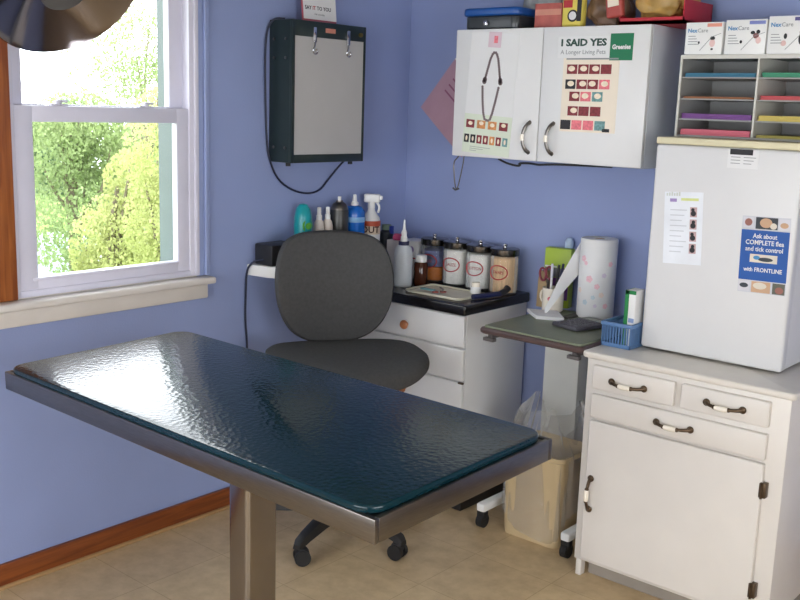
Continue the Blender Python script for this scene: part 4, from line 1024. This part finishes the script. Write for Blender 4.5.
# ---------------------------------------------------------------- waste bin with liner
tb = thing('waste_bin', 'beige waste bin with a clear plastic liner under the stand', 'waste bin', (.985, -.29, 0))
def bin_mesh(h0, h1, grow, wall):
    m = MB(); b = bmesh.new(); rings = []
    for z, e in ((h0, 0), (h0+.02, .002), (h1-.02, grow), (h1-.015, grow+.006), (h1, grow+.006), (h1, grow), (h0+.02, -wall)):
        rings.append([b.verts.new((px, py, z)) for px, py in rrect(.872-e, 1.098+e, -.394-e, -.188+e*.4, .03)])
    n = len(rings[0])
    for r0, r1 in zip(rings, rings[1:]):
        for i in range(n): b.faces.new((r0[i], r0[(i+1) % n], r1[(i+1) % n], r1[i]))
    b.faces.new(rings[0]); b.faces.new(rings[-1]); bmesh.ops.recalc_face_normals(b, faces=b.faces)
    return m._merge(b)
part('bin', bin_mesh(.001, .335, .010, .003), BEIGE, tb)
rnd = random.Random(9); ph_ = [rnd.uniform(0, 6) for _ in range(8)]
def liner(u, v):
    # v: 0 hem outside .. .55 rim .. 1 gathered top
    i = u*2*PI; c, s_ = math.cos(i), math.sin(i)
    bx_, by_ = .985, -.291
    ex, ey = se(i, 1, 1, 5)
    fold = .006*math.sin(9*i+ph_[0])+.005*math.sin(17*i+ph_[1]+4*v)+.003*math.sin(29*i+ph_[2])
    if v < .6:
        k = v/.6; z = .075+.06*math.sin(2*i+1)+(.341-.075-.06*math.sin(2*i+1))*k; g = .020+.006*(1-k)
    else:
        k = (v-.6)/.4; z = .341+.11*k*(1+.45*math.sin(3*i+ph_[3])); g = .020-.045*k
    return Vector((bx_+ex*(.109+g*.8+fold), by_+ey*(.103+g*.35+fold*.5), z+.006*math.sin(11*i+ph_[4])*v))
part('liner', MB().grid(liner, 96, 14), FILM, tb, label='clear crinkled plastic liner', smooth=60)

# ---------------------------------------------------------------- outdoors: bank, river, trees
struct('ground', MB().grid(lambda u, v: Vector((-.6-60*u, -25+85*v, -1.6-2.6*min(1, u*4)+(-.9 if .30 < u < .62 else 0)+(.5 if u > .66 else 0))), 60, 30), mat('grass_bank', (120, 150, 70), .9, var=.3, scale=.6))
struct('river', MB().box(-42, -17, -25, 60, -4.62, -4.6), mat('river_water', (170, 190, 200), .06, var=.03, scale=.3))
def leafmat(name, a, bcol):
    m = bpy.data.materials.new(name); m.use_nodes = True
    nt = m.node_tree; N = nt.nodes; L = nt.links; b = N['Principled BSDF']; out = N['Material Output']
    tc = N.new('ShaderNodeTexCoord'); nz = N.new('ShaderNodeTexNoise'); nz.inputs['Scale'].default_value = 1.1; nz.inputs['Detail'].default_value = 4
    L.new(tc.outputs['Object'], nz.inputs['Vector'])
    cr = N.new('ShaderNodeValToRGB'); cr.color_ramp.elements[0].position = .35; cr.color_ramp.elements[1].position = .65
    cr.color_ramp.elements[0].color = lin(a)+[1]; cr.color_ramp.elements[1].color = lin(bcol)+[1]
    L.new(nz.outputs['Fac'], cr.inputs['Fac']); L.new(cr.outputs['Color'], b.inputs['Base Color']); b.inputs['Roughness'].default_value = .7
    tr = N.new('ShaderNodeBsdfTranslucent'); L.new(cr.outputs['Color'], tr.inputs['Color'])
    mx = N.new('ShaderNodeMixShader'); mx.inputs[0].default_value = .55
    L.new(b.outputs[0], mx.inputs[1]); L.new(tr.outputs[0], mx.inputs[2]); L.new(mx.outputs[0], out.inputs['Surface'])
    return m
LF = [leafmat('leaf_yellow', (152, 158, 96), (176, 180, 124)), leafmat('leaf_mid', (128, 144, 96), (152, 166, 116)), leafmat('leaf_deep', (94, 120, 92), (120, 142, 108))]
BARK = mat('bark', (110, 100, 84), .9, var=.3, scale=20)
def tree(label, base, blobs, nleaf, size, lm, seed, trunk_r=.12, nb=9):
    rnd = random.Random(seed)
    t = thing('tree', label, 'tree', base, group=None)
    vs, fs = [], []
    for k in range(nleaf):
        c, r = blobs[rnd.randrange(len(blobs))] if rnd.random() < .5 else max((rnd.choice(blobs) for _ in range(2)), key=lambda q: q[1][0])
        while True:
            p = Vector((rnd.uniform(-1, 1), rnd.uniform(-1, 1), rnd.uniform(-1, 1)))
            if .25 < p.length < 1: break
        p = Vector((c[0]+p.x*r[0], c[1]+p.y*r[1], c[2]+p.z*r[2]))
        q = Euler((rnd.uniform(0, 6.3), rnd.uniform(0, 6.3), rnd.uniform(0, 6.3))).to_matrix()
        s_ = size*rnd.uniform(.6, 1.3); i0 = len(vs)
        for a_, b_2 in ((-.5, 0), (0, -.32), (.5, 0), (0, .32)): vs.append(p+q @ Vector((a_*s_, b_2*s_, 0)))
        fs.append((i0, i0+1, i0+2, i0+3))
    me = bpy.data.meshes.new('foliage'); me.from_pydata(vs, [], fs); me.materials.append(lm)
    o = bpy.data.objects.new('foliage', me); C.objects.link(o); o.parent = t; WL[o.name] = Vector(base)
    tk = MB(); top = max(c[2] for c, r in blobs)
    tk.tube([(0, 0, -.3), (.1*rnd.uniform(-1, 1), .1, top*.35), (.2*rnd.uniform(-1, 1), .2*rnd.uniform(-1, 1), top*.7), (.2*rnd.uniform(-1, 1), .1, top)], [trunk_r*1.3, trunk_r, trunk_r*.6, trunk_r*.2], 8, smooth=2)
    for k in range(nb):
        c, r = rnd.choice(blobs); z_ = max(.2, top*rnd.uniform(.15, .7))
        e = Vector((c[0]+r[0]*rnd.uniform(-.7, .7), c[1]+r[1]*rnd.uniform(-.7, .7), c[2]+r[2]*rnd.uniform(0, .9)))
        s0 = Vector((0, 0, min(z_, e.z*.8))); tk.tube([s0, s0.lerp(e, .5)+Vector((0, 0, .25*rnd.uniform(-1, 1))), e], [trunk_r*.4, trunk_r*.25, trunk_r*.08], 6, smooth=2)
    part('trunk', tk, BARK, t, world=False)
    return t
tree('yellow-green leafy tree low in the middle of the window', (-11, 5.75, -3.6),
     [((-.1, .0, 2.0), (.75, .6, .8)), ((.1, .35, 2.9), (.75, .5, .7)), ((0, -.45, 1.8), (.6, .4, .6)), ((.1, .35, 3.7), (.6, .4, .6)), ((0, 0, 2.6), (.8, .6, 1.0))], 13000, .075, LF[0], 1)
tree('taller pale yellow tree at the right side of the window', (-8.2, 4.85, -3.2),
     [((0, -.05, 2.0), (.6, .55, 1.0)), ((.1, -.1, 3.0), (.7, .55, .8)), ((0, -.1, 4.0), (.6, .5, .9))], 11000, .06, LF[0], 2)
tree('thin twiggy tree whose sparse crown stands against the white sky', (-13.6, 8.4, -3.8),
     [((0, -.2, 6.3), (1.0, 1.0, .8)), ((.3, -.6, 5.6), (1.0, 1.2, .5)), ((0, .3, 7.0), (.9, .9, .9)), ((0, -1.2, 6.6), (.8, .8, .8)), ((-.2, .5, 5.6), (1.0, 1.0, .7))], 7000, .065, LF[1], 3, .04, 18)
tree('mid green tree behind the yellow-green one', (-18.5, 9.6, -4.2),
     [((0, 0, 2.8), (1.4, 1.2, 1.4)), ((0, .9, 4.4), (1.2, 1.0, 1.0)), ((0, -.5, 4.4), (1.1, .9, .9)), ((.2, 1.4, 3.2), (1.2, 1.0, 1.6)), ((0, .2, 5.0), (1.2, 1.2, .8))], 15000, .11, LF[1], 4, .16)
tree('deep green bush on the near river bank at left of the window', (-15.0, 7.0, -4.0),
     [((0, .2, .8), (.8, .6, .6)), ((0, .6, 1.2), (.6, .5, .5))], 2200, .12, LF[1], 5, .06)
for i, (x_, y_, h_, lm, lab) in enumerate(((-44, 20.3, 4.6, 2, 'dark green tree across the river, leftmost in the window'), (-46, 25.2, 5.2, 2, 'dark green tree across the river, second from the left of the window'),
                               (-45, 29.8, 4.6, 1, 'mid green tree across the river, second from right in the window'), (-46, 34.6, 5.2, 2, 'dark green tree across the river, rightmost in the window'))):
    tree(lab, (x_, y_, -4.0), [((0, 0, h_*.42), (2.0, 1.9, h_*.40)), ((.3, .5, h_*.72), (1.5, 1.4, h_*.28)), ((0, -.7, h_*.55), (1.4, 1.3, h_*.3))], 2600, .42, LF[lm], 20+i, .22)

# ---------------------------------------------------------------- light
wd = bpy.data.worlds.new('overcast'); sc.world = wd; wd.use_nodes = True
nt = wd.node_tree; bg = nt.nodes['Background']
tc = nt.nodes.new('ShaderNodeTexCoord'); nz = nt.nodes.new('ShaderNodeTexNoise'); nz.inputs['Scale'].default_value = 2.2
cr = nt.nodes.new('ShaderNodeValToRGB'); cr.color_ramp.elements[0].color = (.86, .92, 1, 1); cr.color_ramp.elements[1].color = (1, 1, 1, 1)
nt.links.new(tc.outputs['Generated'], nz.inputs['Vector']); nt.links.new(nz.outputs['Fac'], cr.inputs['Fac']); nt.links.new(cr.outputs['Color'], bg.inputs['Color'])
bg.inputs['Strength'].default_value = 9.0
def area(name, loc, direction, sx_, sy_, power, col):
    l = bpy.data.lights.new(name, 'AREA'); l.shape = 'RECTANGLE'; l.size = sx_; l.size_y = sy_; l.energy = power; l.color = col
    o = bpy.data.objects.new(name, l); C.objects.link(o); o.location = loc
    o.rotation_euler = Vector(direction).to_track_quat('-Z', 'Y').to_euler(); return o
area('added_daylight_fill', ((FX0+FX1)/2, RY-.16, (FZ0+FZ1)/2), (0, 1, 0), FX1-FX0, FZ1-FZ0, 20, (.92, .96, 1.0))  # added fill lamp outside the added front window
area('added_daylight_fill', (RX+.16, (GY0+GY1)/2, (GZ0+GZ1)/2), (-1, 0, 0), GZ1-GZ0, GY1-GY0, 26, (.94, .97, 1.0))  # added fill lamp outside the added right window, brightens the left wall

# ---------------------------------------------------------------- camera
F_, YAW, PIT, ROL, CX_, CY_ = 989.76, .7046833, .1932934, .0328419, 2.749262, -3.212182
fw = Vector((-math.sin(YAW)*math.cos(PIT), math.cos(YAW)*math.cos(PIT), -math.sin(PIT)))
r_ = fw.cross(Vector((0, 0, 1))).normalized(); u_ = r_.cross(fw)
r2 = math.cos(ROL)*r_+math.sin(ROL)*u_; u2 = -math.sin(ROL)*r_+math.cos(ROL)*u_
cam = bpy.data.cameras.new('camera'); cam.sensor_width = 36; cam.lens = F_*36/800; cam.clip_start = .05; cam.clip_end = 300
co = bpy.data.objects.new('camera', cam); C.objects.link(co)
M_ = Matrix((r2, u2, -fw)).transposed().to_4x4(); M_.translation = (CX_, CY_, 1.5)
co.matrix_world = M_
sc.camera = co
vs_ = sc.view_settings
sc.display_settings.display_device = 'sRGB'
vs_.view_transform = 'Standard'; vs_.look = 'None'; vs_.gamma = 1; vs_.use_curve_mapping = False
vs_.exposure = -0.3
